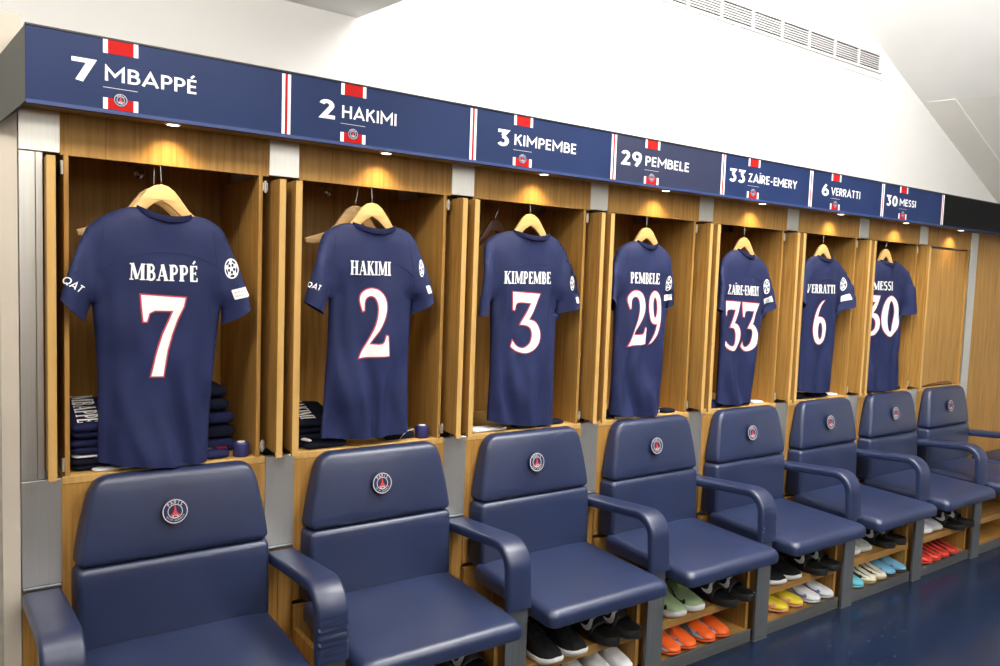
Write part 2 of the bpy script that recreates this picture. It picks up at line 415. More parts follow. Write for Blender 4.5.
# ------------------------------------------------------------------ crest (round club badge)
def crest_mesh(r, simple=False):
    bm = bmesh.new()
    circ = lambda rr, n=36: [(rr * cos(2 * pi * i / n), rr * sin(2 * pi * i / n)) for i in range(n)]
    def lay(polys, y, mi): poly_mesh(bm, polys, lambda x, z: (x * r, y, z * r), None, mi)
    n = 36; th = -r * .06
    rim = [[(r * rr * cos(2 * pi * i / n), y, r * rr * sin(2 * pi * i / n)) for i in range(n)] for rr, y in ((1, 0), (1, th * .7), (.97, th))]
    loft(bm, rim, (False, True), 0)
    e = r * .012
    lay([[circ(.93), circ(.86)]], th - e, 1)
    lay([[circ(.56, 28), circ(.50, 28)]], th - e, 1)
    # tower with splayed legs
    lay([[[(-.03, .46), (.03, .46), (.08, .08), (.17, -.12), (.40, -.29), (.33, -.40), (.14, -.24), (-.14, -.24), (-.33, -.40), (-.40, -.29), (-.17, -.12), (-.08, .08)]]], th - 2 * e, 2)
    lay([[[(-.30, -.44), (-.16, -.27), (.16, -.27), (.30, -.44), (.12, -.5), (-.12, -.5)]]], th - 3 * e, 1)
    lay([[[(-.14, -.44), (-.12, -.34), (.12, -.34), (.14, -.44)]]], th - 4 * e, 0)
    if not simple:
        def ring_text(txt, rad, h, mid, step, top=True):
            for i, ch in enumerate(txt):
                a = radians(mid + (i - (len(txt) - 1) / 2) * (-step if top else step))
                ps, w = text_polys(ch, 'sans')
                f = lambda x, y: ((rad + (y - .5) * h * (1 if top else -1)) * cos(a) + (x - w / 2) * h * (sin(a) if top else -sin(a)),
                                  (rad + (y - .5) * h * (1 if top else -1)) * sin(a) - (x - w / 2) * h * (cos(a) if top else -cos(a)))
                lay([[[f(*p) for p in l] for l in lp] for lp in ps], th - e, 1)
        ring_text('PARIS', .715, .26, 90, 21)
        ring_text('SAINT-GERMAIN', .70, .13, 270, 10, False)
    return bm
CREST_M = [M['crestnavy'], M['silver'], M['gold']]

# ------------------------------------------------------------------ the room
def plain(name, corners, m, thick=(0, 0, 0)):
    bm = bmesh.new()
    a = [bm.verts.new(c) for c in corners]; b = [bm.verts.new(Vector(c) + Vector(thick)) for c in corners]
    n = len(a); bm.faces.new(a); bm.faces.new(b[::-1])
    for i in range(n): bm.faces.new((a[i], b[i], b[(i + 1) % n], a[(i + 1) % n]))
    bmesh.ops.recalc_face_normals(bm, faces=bm.faces[:])
    return link(name, bm, m)

WY = 0.56
RX0, RX1, RY0 = -2.6, 8.4, -5.2
struct(plain('floor', [(RX0, RY0, 0), (RX1, RY0, 0), (RX1, WY, 0), (RX0, WY, 0)], M['floor'], (0, 0, -.1)))
struct(plain('wall_back', [(RX0, WY, 0), (RX1, WY, 0), (RX1, WY, 3.9), (RX0, WY, 3.9)], M['white_wall'], (0, .12, 0)))
struct(plain('wall_front', [(RX0, RY0, 0), (RX1, RY0, 0), (RX1, RY0, 3.9), (RX0, RY0, 3.9)], M['white_wall'], (0, -.12, 0)))
struct(boxes('wall_front_added_panelling', [(RX0 + .01, RX1 - .01, RY0 + .001, RY0 + .35, 0.001, 1.9)], M['far_wood']))  # unseen; added dark to cut bounce and darken metal reflections
struct(plain('wall_left', [(RX0, RY0, 0), (RX0, WY, 0), (RX0, WY, 3.9), (RX0, RY0, 3.9)], M['white_wall'], (-.12, 0, 0)))
struct(plain('wall_right', [(RX1, RY0, 0), (RX1, WY, 0), (RX1, WY, 3.9), (RX1, RY0, 3.9)], M['white_wall'], (.12, 0, 0)))
CZ, LZ = 3.72, 2.466
DX = lambda z: 4.324 + (3.265 - z) / 0.461         # raked underside: x at height z on the back wall
SK = 0.40                                           # skew of its step along the depth
struct(plain('ceiling', [(1.10, RY0, CZ), (DX(CZ) + .3, RY0, CZ), (DX(CZ) + .3, WY, CZ), (1.10, WY, CZ)], M['white_wall'], (0, 0, .1)))
struct(plain('ceiling_low', [(RX0, RY0, LZ), (2.05, RY0, LZ), (1.121, WY, LZ), (RX0, WY, LZ)], M['white_wall'], (0, 0, CZ - LZ)))
zs = 2.804
struct(plain('ceiling_raked', [(DX(CZ), WY, CZ), (DX(zs), WY, zs), (DX(zs) + SK * 5.76, RY0, zs), (DX(CZ) + SK * 5.76, RY0, CZ)], M['white_wall'], (0.05, 0, .11)))
# recess beyond the step of the raked ceiling
nz = Vector((.42, 0, .91)) * 0.0
struct(plain('ceiling_raked_recess', [(DX(zs), WY, zs), (DX(2.0), WY, 2.0), (DX(2.0) + .06, .37, 2.0), (DX(zs) + .06, .37, zs)], M['grey_paint'], (0.03, 0, .06)))
struct(plain('ceiling_raked_bay', [(DX(zs) + .06, .37, zs + .01), (DX(2.0) + .06, .37, 2.01), (DX(2.0) + 2.3, RY0, 2.12), (DX(zs) + 2.3, RY0, zs + .12)], M['grey_paint'], (0.03, 0, .06)))

# air vent high on the wall
v = thing('air_vent', 'long white slatted air vent high on the white wall', 'vent', (2.4, WY, 2.912))
v0, v1, vh = 0.0, 2.36, .094
boxes('backing', [(v0, v1, -.004, -.001, 0, vh)], M['slot'], v)  # near-black sheet painting in the shade behind the slats
boxes('frame', [(v0 - .012, v1 + .012, -.014, -.001, vh, vh + .012), (v0 - .012, v1 + .012, -.014, -.001, -.012, 0), (v0 - .012, v0, -.014, -.001, 0, vh), (v1, v1 + .012, -.014, -.001, 0, vh)], M['white_wall'], v)
bm = bmesh.new()
for i in range(1, 7): box(bm, v0, v1, -.013, -.004, vh * i / 7 - .0023, vh * i / 7 + .0023)
for i in range(1, 9): box(bm, v1 - .262 * i - .007, v1 - .262 * i + .007, -.014, -.004, 0, vh)
box(bm, v1 - .022, v1 - .012, -.014, -.004, 0, vh)
link('slats', bm, M['white_wall'], v)
struct(boxes('trim_shadow_line', [(2.4, 4.80, WY - .006, WY - .0005, 2.862, 2.868)], M['white_wall']))  # thin ledge added to stand in for a faint shadow line

# end pier at the left of the row
struct(boxes('wall_end_pier', [(-.0525, XL - .002, .112, .50, 0, 2.0), (-.0525, -.0005, .112, .50, 2.0, 2.12)], M['beige']))
bm = bmesh.new()
q = [(-.0005, .0, 2.071), (-.0005, .0, 1.888), (-.06, .085, 1.832), (-.06, .085, 1.99)]
a = [bm.verts.new(p) for p in q]; b = [bm.verts.new(p) for p in ((-.0005, .108, 2.071), (-.0005, .108, 1.888), (-.06, .108, 1.832), (-.06, .108, 1.99))]
bm.faces.new(a); bm.faces.new(b[::-1])
for i in range(4): bm.faces.new((a[i], b[i], b[(i + 1) % 4], a[(i + 1) % 4]))
bmesh.ops.recalc_face_normals(bm, faces=bm.faces[:])
tag(link('sign_end_cap', bm, M['endcap']), 'dark grey end cap at the left end of the blue name signs', 'end cap')

# header that carries the signs
struct(boxes('trim_2', [(0.0, 9.2 * P, .021, WY - .001, 1.891, 2.062)], M['oak']), 'oak header box behind the name signs')
struct(boxes('trim_3', [(-.001, 9.2 * P, -.003, WY - .001, 2.0712, 2.0755)], M['trimblack']), 'thin black strip along the top of the name signs')

# ------------------------------------------------------------------ name signs
NAMES = ['MBAPPÉ', 'HAKIMI', 'KIMPEMBE', 'PEMBELE', 'ZAÏRE-EMERY', 'VERRATTI', 'MESSI']
NUMS = ['7', '2', '3', '29', '33', '6', '30']
SX0 = [.097, .100, .099, .039, .041, .093, .036]
NX1 = [.400, .359, .459, .431, .537, .433, .346]
sign_crest = None
YS = -.0008
def flat(y): return lambda x, z: (x, y, z)
for k in range(7):
    s = thing('name_sign', 'navy name sign reading %s %s above its locker' % (NUMS[k], 'with white lettering'), 'sign', (k * P, 0, 0), group='name signs over the lockers')
    boxes('board', [(.0005 if k else 0, P - .0005, 0, .02, 1.894, 2.071)], M['sign_dark'] if k == 3 else M['sign'], s)
    boxes('lip', [(.0005 if k else 0, P - .0005, -.004, .02, 1.8845, 1.8935)], M['lip'], s)
    bm = bmesh.new(); ps, w = text_polys(NUMS[k], 'bold', .10)
    poly_mesh(bm, affine(ps, w, (SX0[k], 1.957), (.153, 1.957), (SX0[k], 2.0145)), flat(YS))
    face_front(link('number', bm, M['white'], s))
    bm = bmesh.new(); ps, w = text_polys(NAMES[k], 'sans', .13)
    poly_mesh(bm, affine(ps, w, (.174, 1.967), (NX1[k], 1.967), (.174, 2.0045)), flat(YS))
    face_front(link('name_lettering', bm, M['white'], s))
    for z0, z1 in ((2.036, 2.0705), (1.8955, 1.924)):
        bm = bmesh.new()
        poly_mesh(bm, [[[(.181, z0), (.242, z0), (.242, z1), (.181, z1)]]], flat(YS), None, 0)
        poly_mesh(bm, [[[(.170, z0), (.181, z0), (.181, z1), (.170, z1)]], [[(.242, z0), (.253, z0), (.253, z1), (.242, z1)]]], flat(YS), None, 1)
        face_front(link('red_block', bm, [M['sred'], M['white']], s))
    bm = bmesh.new(); poly_mesh(bm, [[[(.170, 1.9493), (.252, 1.9493), (.252, 1.9507), (.170, 1.9507)]]], flat(YS))
    face_front(link('rule', bm, M['silver'], s))
    bm = bmesh.new(); z0, z1 = 1.8945, 2.066
    poly_mesh(bm, [[[(P - .013, z0), (P - .004, z0), (P - .004, z1), (P - .013, z1)]], [[(P + .004, z0), (P + .013, z0), (P + .013, z1), (P + .004, z1)]]], flat(YS - .0006), None, 0)
    poly_mesh(bm, [[[(P - .004, z0), (P + .004, z0), (P + .004, z1), (P - .004, z1)]]], flat(YS - .0006), None, 1)
    face_front(link('divider_stripe', bm, [M['white'], M['sred']], s))
    if sign_crest is None:
        sign_crest = link('crest', crest_mesh(.0165), CREST_M, s); c = sign_crest
    else:
        c = sign_crest.copy(); COL.objects.link(c); c.parent = s
    c.location = (.211, -.0012, 1.922)
s = thing('name_sign', 'blank black sign board at the right end of the row', 'sign', (7 * P, 0, 0), group='name signs over the lockers')
boxes('board', [(.0005, 2.0 * P, 0, .02, 1.894, 2.071)], M['sign_black'], s)
boxes('lip', [(.0005, 2.0 * P, -.004, .02, 1.8845, 1.8935)], M['sign'], s)

# downlights under the signs
dl = None
WHO = ['the locker of jersey 7', 'the locker of jersey 2', 'the locker of jersey 3', 'the locker of jersey 29', 'the locker of jersey 33', 'the locker of jersey 6', 'the locker of jersey 30', 'the closed locker']
for k in range(8):
    d = thing('downlight', 'small round downlight under the sign above ' + WHO[k], 'light', (k * P + .35, .048, 1.891), group='downlights under the signs')
    if dl is None:
        bm = bmesh.new(); lathe(bm, 0, 0, [(.022, -.0005), (.022, -.004), (.019, -.0065), (.0165, -.0065), (.0155, -.003)], 24)
        r_ = link('trim_ring', bm, M['silver'], d, smooth=40)
        bm = bmesh.new(); lathe(bm, 0, 0, [(.015, -.004), (.015, -.0068), (.010, -.0078)], 20)
        g_ = link('lens', bm, M['lamp'], d, smooth=60); dl = (r_, g_)
    else:
        for o in dl:
            c = o.copy(); COL.objects.link(c); c.parent = d
    L = bpy.data.lights.new('downlight_beam', 'SPOT'); L.energy = 3.4; L.color = (1, .76, .42); L.spot_size = radians(120); L.spot_blend = .9; L.shadow_soft_size = .012
    lo = bpy.data.objects.new('downlight_beam', L); COL.objects.link(lo); lo.location = (k * P + .35, .050, 1.879); lo.rotation_euler = (radians(10), 0, 0)

# ------------------------------------------------------------------ lockers, columns, shoe shelves
Z0, Z1 = 0.916, 1.780
def oakbox(*a): return a
SHELL = None
for k in range(8):
    lab = ['oak locker with open doors holding the number %s jersey' % n for n in NUMS] + ['oak locker with closed doors at the far end of the row']
    t = thing('locker', lab[k], 'locker', (k * P, YL, 0), group='oak lockers in a row')
    x0, x1 = XR, XL + P
    for a, b in (((.091, .103) if k in (0, 7) else (.086, .097)), (.609, .621)):
        boxes('side_panel', [(a, b, 0 if True else 0, .404, Z0, Z1)], M['oak'], t, bevel=.0008)
    boxes('back_panel', [(x0, x1, .405, .42, Z0, 1.875)], M['oak'], t)
    boxes('bottom_board', [(x0, x1, 0, .404, Z0 - .022, Z0 - .0005)], M['oak_edge'], t, bevel=.0015)
    boxes('top_board', [(x0, x1, .018, .42, 1.8755, 1.8905)], M['oak'], t)
    boxes('fascia', [(x0, x1, 0, .017, Z1, 1.8905)], M['oak'], t)
    boxes('lower_panel', [(x0, x1, 0, .018, .43, Z0 - .0225)], M['oak'], t)
    if k < 7:
        for nm, a, b in (('R', .654, .674), ('L', .047, .068) if k == 0 else ('L', .054, .075)):
            bm = bmesh.new()
            box(bm, a, b, -.0565, .30, Z0 + .016, Z1 - .010, bevel=.0012)
            box(bm, a, b, -.0575, -.046, Z0 + .004, Z0 + .0165)
            dr = link('door', bm, M['oak_edge'], t)
            dr.data.materials.append(M['oak'])
            for f in dr.data.polygons:
                if abs(f.normal.x) > .9: f.material_index = 1
            for zz in (Z0 + .032, Z1 - .032):
                xa, xb = (.6220, .6385) if nm == 'R' else (.0795, .0855) if k else (.0845, .0905)
                bm = bmesh.new(); box(bm, xa, xb, .004, .010, zz - .013, zz + .013, bevel=.002, seg=2)
                cxh = (xa + xb) / 2
                tube(bm, [(cxh, .004, zz - .018), (cxh, .004, zz + .018)], .004, 10)
                link('hinge', bm, M['hinge'], t)
        # chrome rail hidden behind the fascia, and the round hook on the back panel
        bm = bmesh.new(); tube(bm, [(.315, .019, 1.815), (.315, .404, 1.815)], .006, 10)
        link('rail', bm, M['chrome'], t, smooth=40)
        bm = bmesh.new(); tube(bm, [(.345, .405, 1.795), (.345, .400, 1.795), (.345, .396, 1.795)], [.018, .018, .012], 18)
        tube(bm, [(.345, .397, 1.795), (.345, .372, 1.792), (.345, .362, 1.800)], .005, 8)
        link('back_hook', bm, M['chrome'], t, smooth=40)
    else:
        for a, b in ((.104, .355), (.357, .608)):
            dr = boxes('door', [(a, b, .010, .03, Z0 + .006, Z1 - .012)], M['oak'], t, bevel=.001)
    # dark slips either side, painting in the shade of the door pockets
    boxes('pocket_shade', [(x0, .0855, .37, .404, Z0, Z1), (.6215, x1, .37, .404, Z0, Z1)], M['hanger_dark'], t)

    # shoe shelf below
    sh = thing('shoe_shelf', 'open oak shoe shelf under the %s seat' % ('first second third fourth fifth sixth seventh eighth'.split()[k]), 'shelf', (k * P, 0, 0), group='shoe shelves under the seats')
    boxes('side_board', [(x0, x0 + .016, -.268, YL - .017, .0, .345)], M['oak'], sh)
    boxes('side_board', [(x1 - .016, x1, -.268, YL - .017, .0, .345)], M['oak'], sh)
    boxes('back_board', [(x0, x1, YL - .016, YL - .001, 0, .418)], M['oak'], sh)
    boxes('shelf', [(x0 + .0165, x1 - .0165, -.280, YL - .017, .172, .205)], M['oak_shelf'], sh, bevel=.0015)
    boxes('base_board', [(x0 + .0165, x1 - .0165, -.276, YL - .017, .034, .050)], M['oak_shelf'], sh)
    boxes('kick_plate', [(x0 + .002, x1 - .002, -.289, -.277, .0, .052)], M['kick'], sh, bevel=.001)

CL = ['beside the left pier'] + ['between the lockers of jerseys %s and %s' % (NUMS[i], NUMS[i + 1]) for i in range(6)] + ['left of the closed locker', 'right of the closed locker']
for k in range(9):
    t = thing('metal_column', 'brushed metal column ' + CL[k], 'column', (k * P, YL, 0), group='metal columns between lockers')
    x0, x1 = XL + .0005, XR - .0005
    if k < 8:
        boxes('upper_plate', [(x0, x1, -.0015, .02, Z1 + .004, 1.8905)], M['metal'], t, bevel=.001)
        boxes('lower_plate', [(x0, x1, -.0015, .02, .6235, Z0 - .004)], M['metal'], t, bevel=.001)
        if k == 0:
            boxes('strip', [(x0, .0262, .001, .02, Z0 - .002, Z1 + .002)], M['metal'], t, bevel=.001)
            boxes('strip', [(.0275, .0435, .001, .02, Z0 - .002, Z1 + .002)], M['metal'], t, bevel=.001)
        elif k < 8:
            boxes('strip', [(.0252, .0470 if k < 7 else .0295, .02, .05, Z0 - .002, Z1 + .002)], M['hanger_dark'], t)  # dark colour stands in for the shade between the doors
            if k == 7: boxes('strip', [(.030, x1 + .006, .0, .018, Z0, Z1 + .002)], M['oak'], t)
    else:
        boxes('plate', [(x0, x1, -.0015, .02, .6235, 1.8905)], M['metal'], t, bevel=.001)
    boxes('ledge', [(x0, x1, -.006, .02, .612, .623)], M['post'], t, bevel=.003)
    bm = bmesh.new()
    bm.free()
    boxes('wood_base', [(x0, XC - .001, .004, .02, 0, .6115)], M['oak'], t); boxes('wood_base', [(XC + .001, x1, .004, .02, 0, .6115)], M['oak'], t)

t = boxes('wood_panel', [(8 * P + XR, 9.4 * P, YL, YL + .02, 0, 1.8905)], M['oak'])
tag(t, 'tall plain oak panel right of the last metal column', 'panel')
t = thing('shoe_shelf', 'empty oak shoe shelf at the right edge of the picture', 'shelf', (8 * P, 0, 0), group='shoe shelves under the seats')
x0, x1 = XR, XL + 1.4 * P
boxes('side_board', [(x0, x0 + .016, -.268, YL - .017, .0, .345)], M['oak'], t)
boxes('side_board', [(x1 + .0005, x1 + .0165, -.268, YL - .001, .0, .345)], M['oak'], t)
boxes('back_board', [(x0 + .0165, x1, YL - .016, YL - .001, 0, .418)], M['oak'], t)
boxes('shelf', [(x0 + .0165, x1, -.280, YL - .017, .172, .205)], M['oak_shelf'], t, bevel=.0015)
boxes('base_board', [(x0 + .0165, x1, -.276, YL - .017, .034, .050)], M['oak_shelf'], t)
boxes('kick_plate', [(x0 + .002, x1, -.289, -.277, .0, .052)], M['kick'], t, bevel=.001)

# ------------------------------------------------------------------ chairs
def cushion_back(z0, z1, hw, yf, yb, r=.013, cr=.014, n=8, flare=.040):
    """one upholstered block of the chair back: hw(z) half width, yf(z) front face"""
    bm = bmesh.new(); rings = []
    zz = [(z0 + r * (1 - cos(a)), r * (1 - sin(a))) for a in [pi / 2 * i / 4 for i in range(5)]]
    zz += [(z0 + r + (z1 - z0 - 2 * r) * i / n, 0) for i in range(1, n)]
    zz += [(z1 - r + r * sin(a), r * (1 - cos(a))) for a in [pi / 2 * i / 4 for i in range(5)]]
    for z, ins in zz:
        w = hw(z) - ins
        ring = []
        u = (z - z0) / (z1 - z0)
        ya = yf(z) + ins; yz = yb - ins * .3
        for x, y in rrect(-w, w, ya, yz, cr, 5):
            f = max(0, 1 - (x / max(w, .01)) ** 2) ** .7 * sin(pi * min(max(u, 0), 1)) ** .8 * .015
            k_ = min((y - ya) / (yz - ya), 1)
            ring.append((x * (1 + flare * k_), y - (f if y < (ya + yz) / 2 else 0), z))
        rings.append(ring)
    loft(bm, rings)
    return bm

def seat_mesh(hw=.2725, y0=-.412, y1=.060):
    bm = bmesh.new(); rings = []
    prof = [(.006 + 0, .018), (.001, .009), (0, .003)]
    def ring(ins, zf):
        out = []
        for x, y in rrect(-hw + ins, hw - ins, y0 + ins, y1 - ins * .4, .028, 6):
            out.append((x, y, zf(x, y)))
        return out
    top = lambda x, y: .437 + .014 * ((y - y0) / (y1 - y0)) ** 1.0 + .004 * (1 - (x / hw) ** 2) - .0
    bot = lambda x, y: .380 + .008 * ((y - y0) / (y1 - y0))
    r = .027
    for i in range(5):
        a = pi / 2 * i / 4; rings.append(ring(.010 * (1 - sin(a)), lambda x, y, a=a: bot(x, y) + .010 * (1 - cos(a))))
    for i in range(7):
        a = pi / 2 * i / 6; rings.append(ring(r * (1 - cos(a)), lambda x, y, a=a: top(x, y) - r * (1 - sin(a))))
    for s_, dz in ((.05, .0025), (.10, .004), (.15, .005), (.21, .0055)): rings.append(ring(s_, lambda x, y, dz=dz: top(x, y) + dz))
    loft(bm, rings)
    return bm

def hw_up(z):
    u = (z - .674) / (.905 - .674)
    return .2575 - .040 * max(u, 0) ** 1.3 - .014 * max(0, (u - .78) / .22) ** 2.2
yfu = lambda z: .034 + .030 * max((z - .68) / .225, 0)
crest0 = None; chair0 = None
ORD = ['first seat from the left, under jersey 7', 'second seat from the left, under jersey 2', 'third seat from the left, under jersey 3', 'seat under the number 29 jersey', 'seat under the number 33 jersey', 'seat under the number 6 jersey', 'seat under the number 30 jersey', 'last complete seat, under the closed locker']
for k in range(8):
    t = thing('padded_chair', 'navy leather ' + ORD[k], 'chair', (k * P + BC + .010, 0, 0), group='navy leather seats in a row')
    if chair0 is None:
        a = link('seat', seat_mesh(), M['leather'], t, smooth=50); a.location = (-.006, 0, 0)
        b = link('backrest', cushion_back(.432, .6735, lambda z: .2585, lambda z: .024 + .010 * (z - .425) / .25, YL - .0005, r=.020), M['leather'], t, smooth=50)
        c = link('headrest', cushion_back(.674, .913, hw_up, yfu, YL - .0005, r=.020), M['leather'], t, smooth=50)
        d = link('crest', crest_mesh(.0365), CREST_M, t, smooth=30); d.location = (-.014, .0345, .802); d.rotation_euler = (radians(-7.8), 0, 0)
        chair0 = [a, b, c, d]
    else:
        for o in chair0:
            c = o.copy(); COL.objects.link(c); c.parent = t
t = thing('padded_chair', 'backless navy leather seat at the right edge of the picture', 'chair', (8 * P + BC, 0, 0), group='navy leather seats in a row')
c = chair0[0].copy(); COL.objects.link(c); c.parent = t

def arm_bm(wr=0.0, seed=0):
    """padded arm: from the column forward, round the bend, down to the post"""
    sl = lambda y: .6245 - .027 * (y + .226) / .324
    path = [(.098, sl(.098))] + [(.05 - .03 * i, sl(.05 - .03 * i)) for i in range(10)]
    R = .072
    for i in range(1, 9):
        a = pi / 2 * i / 8; path.append((-.226 - R * sin(a), .6245 - R + R * cos(a)))
    zb = .428; z = .6245 - R
    n = 16
    for i in range(1, n + 1): path.append((-.298 - .008 * i / n, z + (zb - z) * i / n))
    bm = bmesh.new(); rings = []
    hw, th = .0475, .0165
    for i, (y, zc) in enumerate(path):
        p0 = path[max(i - 1, 0)]; p1 = path[min(i + 1, len(path) - 1)]
        ty, tz = p1[0] - p0[0], p1[1] - p0[1]; l = math.hypot(ty, tz); ty /= l; tz /= l
        ny, nz_ = tz, -ty          # outward (front/up)
        if nz_ < 0 and abs(nz_) > .3: ny, nz_ = -ny, -nz_
        if abs(nz_) <= .3 and ny > 0: ny, nz_ = -ny, -nz_
        ring = []
        for x, h in rrect(-hw, hw, -th, th, .011, 4):
            d = 0
            if wr and zc < .56 and h > 0:
                d = wr * sin(zc * 330 + x * 28 + seed) * max(0, sin(pi * (zc - zb) / (.56 - zb))) ** .7 * (1 if abs(x) < hw * .97 else .6)
            bul = .003 * (1 - (x / hw) ** 2) * (1 if h > 0 else 0)
            ring.append((x, y + ny * (h + d + bul), zc + nz_ * (h + d + bul)))
        rings.append(ring)
    loft(bm, rings)
    bmesh.ops.recalc_face_normals(bm, faces=bm.faces[:])
    return bm
AL = ['at the left end of the row, below the bare metal plate', 'between the seats of jerseys 7 and 2, creased at its front', 'between the seats of jerseys 2 and 3', 'between the seats of jerseys 3 and 29', 'between the seats of jerseys 29 and 33, creased at its front', 'between the seats of jerseys 33 and 6', 'between the seats of jerseys 6 and 30', 'left of the seat under the closed locker', 'right of the seat under the closed locker']
plain_arm = post0 = foot0 = None
for k in range(9):
    t = thing('armrest', 'curved navy leather armrest ' + AL[k], 'armrest', (k * P + XC + (.001 if k == 0 else 0), {0: -.004, 1: -.012}.get(k, 0), 0), {0: .030, 1: .010}.get(k, 0), group='curved armrests between the seats')
    wr = {1: .0046, 4: .0034}.get(k, 0)
    if wr or plain_arm is None:
        a = link('arm_pad', arm_bm(wr, k), M['leather'], t, smooth=55)
        if not wr: plain_arm = a
    else:
        a = plain_arm.copy(); COL.objects.link(a); a.parent = t
    if post0 is None:
        post0 = boxes('support_post', [(-.0435, .0435, -.303, -.2895, .004, .4275)], M['post'], t, bevel=.0015)
        foot0 = boxes('base_flange', [(-.045, .045, -.305, -.2895, .0, .0038)], M['post'], t, bevel=.001)
    else:
        for o in (post0, foot0):
            c = o.copy(); COL.objects.link(c); c.parent = t

# ------------------------------------------------------------------ jerseys on hangers
JP = [
 dict(colL=(.265, 1.661), colR=(.411, 1.645), tipL=(.141, 1.593), tipR=(.506, 1.603), sLo=(.077, 1.401), sLi=(.141, 1.337), sRo=(.576, 1.376), sRi=(.502, 1.328), hL=(.167, 0.946), hR=(.457, 0.920), htop=(.333, 1.727)),
 dict(colL=(.259, 1.659), colR=(.413, 1.657), tipL=(.153, 1.611), tipR=(.499, 1.608), sLo=(.089, 1.402), sLi=(.171, 1.36), sRo=(.558, 1.407), sRi=(.489, 1.358), hL=(.157, 0.958), hR=(.479, 0.951), htop=(.336, 1.730)),
 dict(colL=(.252, 1.674), colR=(.422, 1.672), tipL=(.123, 1.622), tipR=(.51, 1.607), sLo=(.091, 1.358), sLi=(.15, 1.360), sRo=(.569, 1.388), sRi=(.483, 1.365), hL=(.166, 0.961), hR=(.478, 0.925), htop=(.344, 1.744)),
 dict(colL=(.242, 1.673), colR=(.364, 1.667), tipL=(.136, 1.625), tipR=(.455, 1.604), sLo=(.090, 1.431), sLi=(.125, 1.375), sRo=(.5, 1.407), sRi=(.455, 1.388), hL=(.130, 0.940), hR=(.423, 0.926), htop=(.315, 1.733)),
 dict(colL=(.247, 1.671), colR=(.371, 1.650), tipL=(.15, 1.617), tipR=(.484, 1.588), sLo=(.100, 1.39), sLi=(.147, 1.375), sRo=(.552, 1.4), sRi=(.480, 1.362), hL=(.164, 0.942), hR=(.401, 0.939), htop=(.316, 1.730)),
 dict(colL=(.237, 1.670), colR=(.371, 1.668), tipL=(.135, 1.622), tipR=(.495, 1.596), sLo=(.090, 1.434), sLi=(.118, 1.393), sRo=(.572, 1.413), sRi=(.465, 1.373), hL=(.140, 0.970), hR=(.414, 0.952), htop=(.312, 1.730)),
 dict(colL=(.19, 1.672), colR=(.345, 1.672), tipL=(.095, 1.618), tipR=(.495, 1.618), sLo=(.079, 1.40), sLi=(.088, 1.375), sRo=(.568, 1.372), sRi=(.461, 1.361), hL=(.092, 0.937), hR=(.466, 0.936), htop=(.276, 1.738)),
]
JN = [  # (name anchors bl, br, tl), [(digit, bl, br, tl)...]
 (((.244, 1.456), (.426, 1.454), (.244, 1.502)), [('7', (.275, 1.184), (.392, 1.180), (.275, 1.414))]),
 (((.248, 1.490), (.397, 1.491), (.247, 1.536)), [('2', (.286, 1.217), (.393, 1.215), (.281, 1.447))]),
 (((.207, 1.476), (.433, 1.480), (.205, 1.522)), [('3', (.254, 1.216), (.392, 1.212), (.243, 1.446))]),
 (((.199, 1.494), (.375, 1.493), (.196, 1.540)), [('2', (.200, 1.229), (.313, 1.231), (.187, 1.462)), ('9', (.330, 1.233), (.405, 1.232), (.316, 1.463))]),
 (((.190, 1.458), (.405, 1.453), (.186, 1.503)), [('3', (.203, 1.193), (.287, 1.191), (.185, 1.426)), ('3', (.295, 1.188), (.425, 1.185), (.279, 1.421))]),
 (((.154, 1.475), (.400, 1.476), (.150, 1.520)), [('6', (.228, 1.209), (.342, 1.207), (.214, 1.442))]),
 (((.115, 1.503), (.319, 1.504), (.110, 1.552)), [('3', (.098, 1.246), (.212, 1.245), (.080, 1.474)), ('0', (.226, 1.241), (.413, 1.238), (.205, 1.472))]),
]
JY = .122
M['seam'] = mat('seam_navy', (28, 33, 70), .8)

def curve2(a, b, bulge, n):
    """points from a (included) to b (excluded) on a shallow arc; bulge > 0 pushes to the right of a->b"""
    ax, az = a; bx, bz = b; dx, dz = bx - ax, bz - az; l = math.hypot(dx, dz)
    nx, nz = dz / l, -dx / l
    return [(ax + dx * i / n + nx * bulge * 4 * (i / n) * (1 - i / n), az + dz * i / n + nz * bulge * 4 * (i / n) * (1 - i / n)) for i in range(n)]

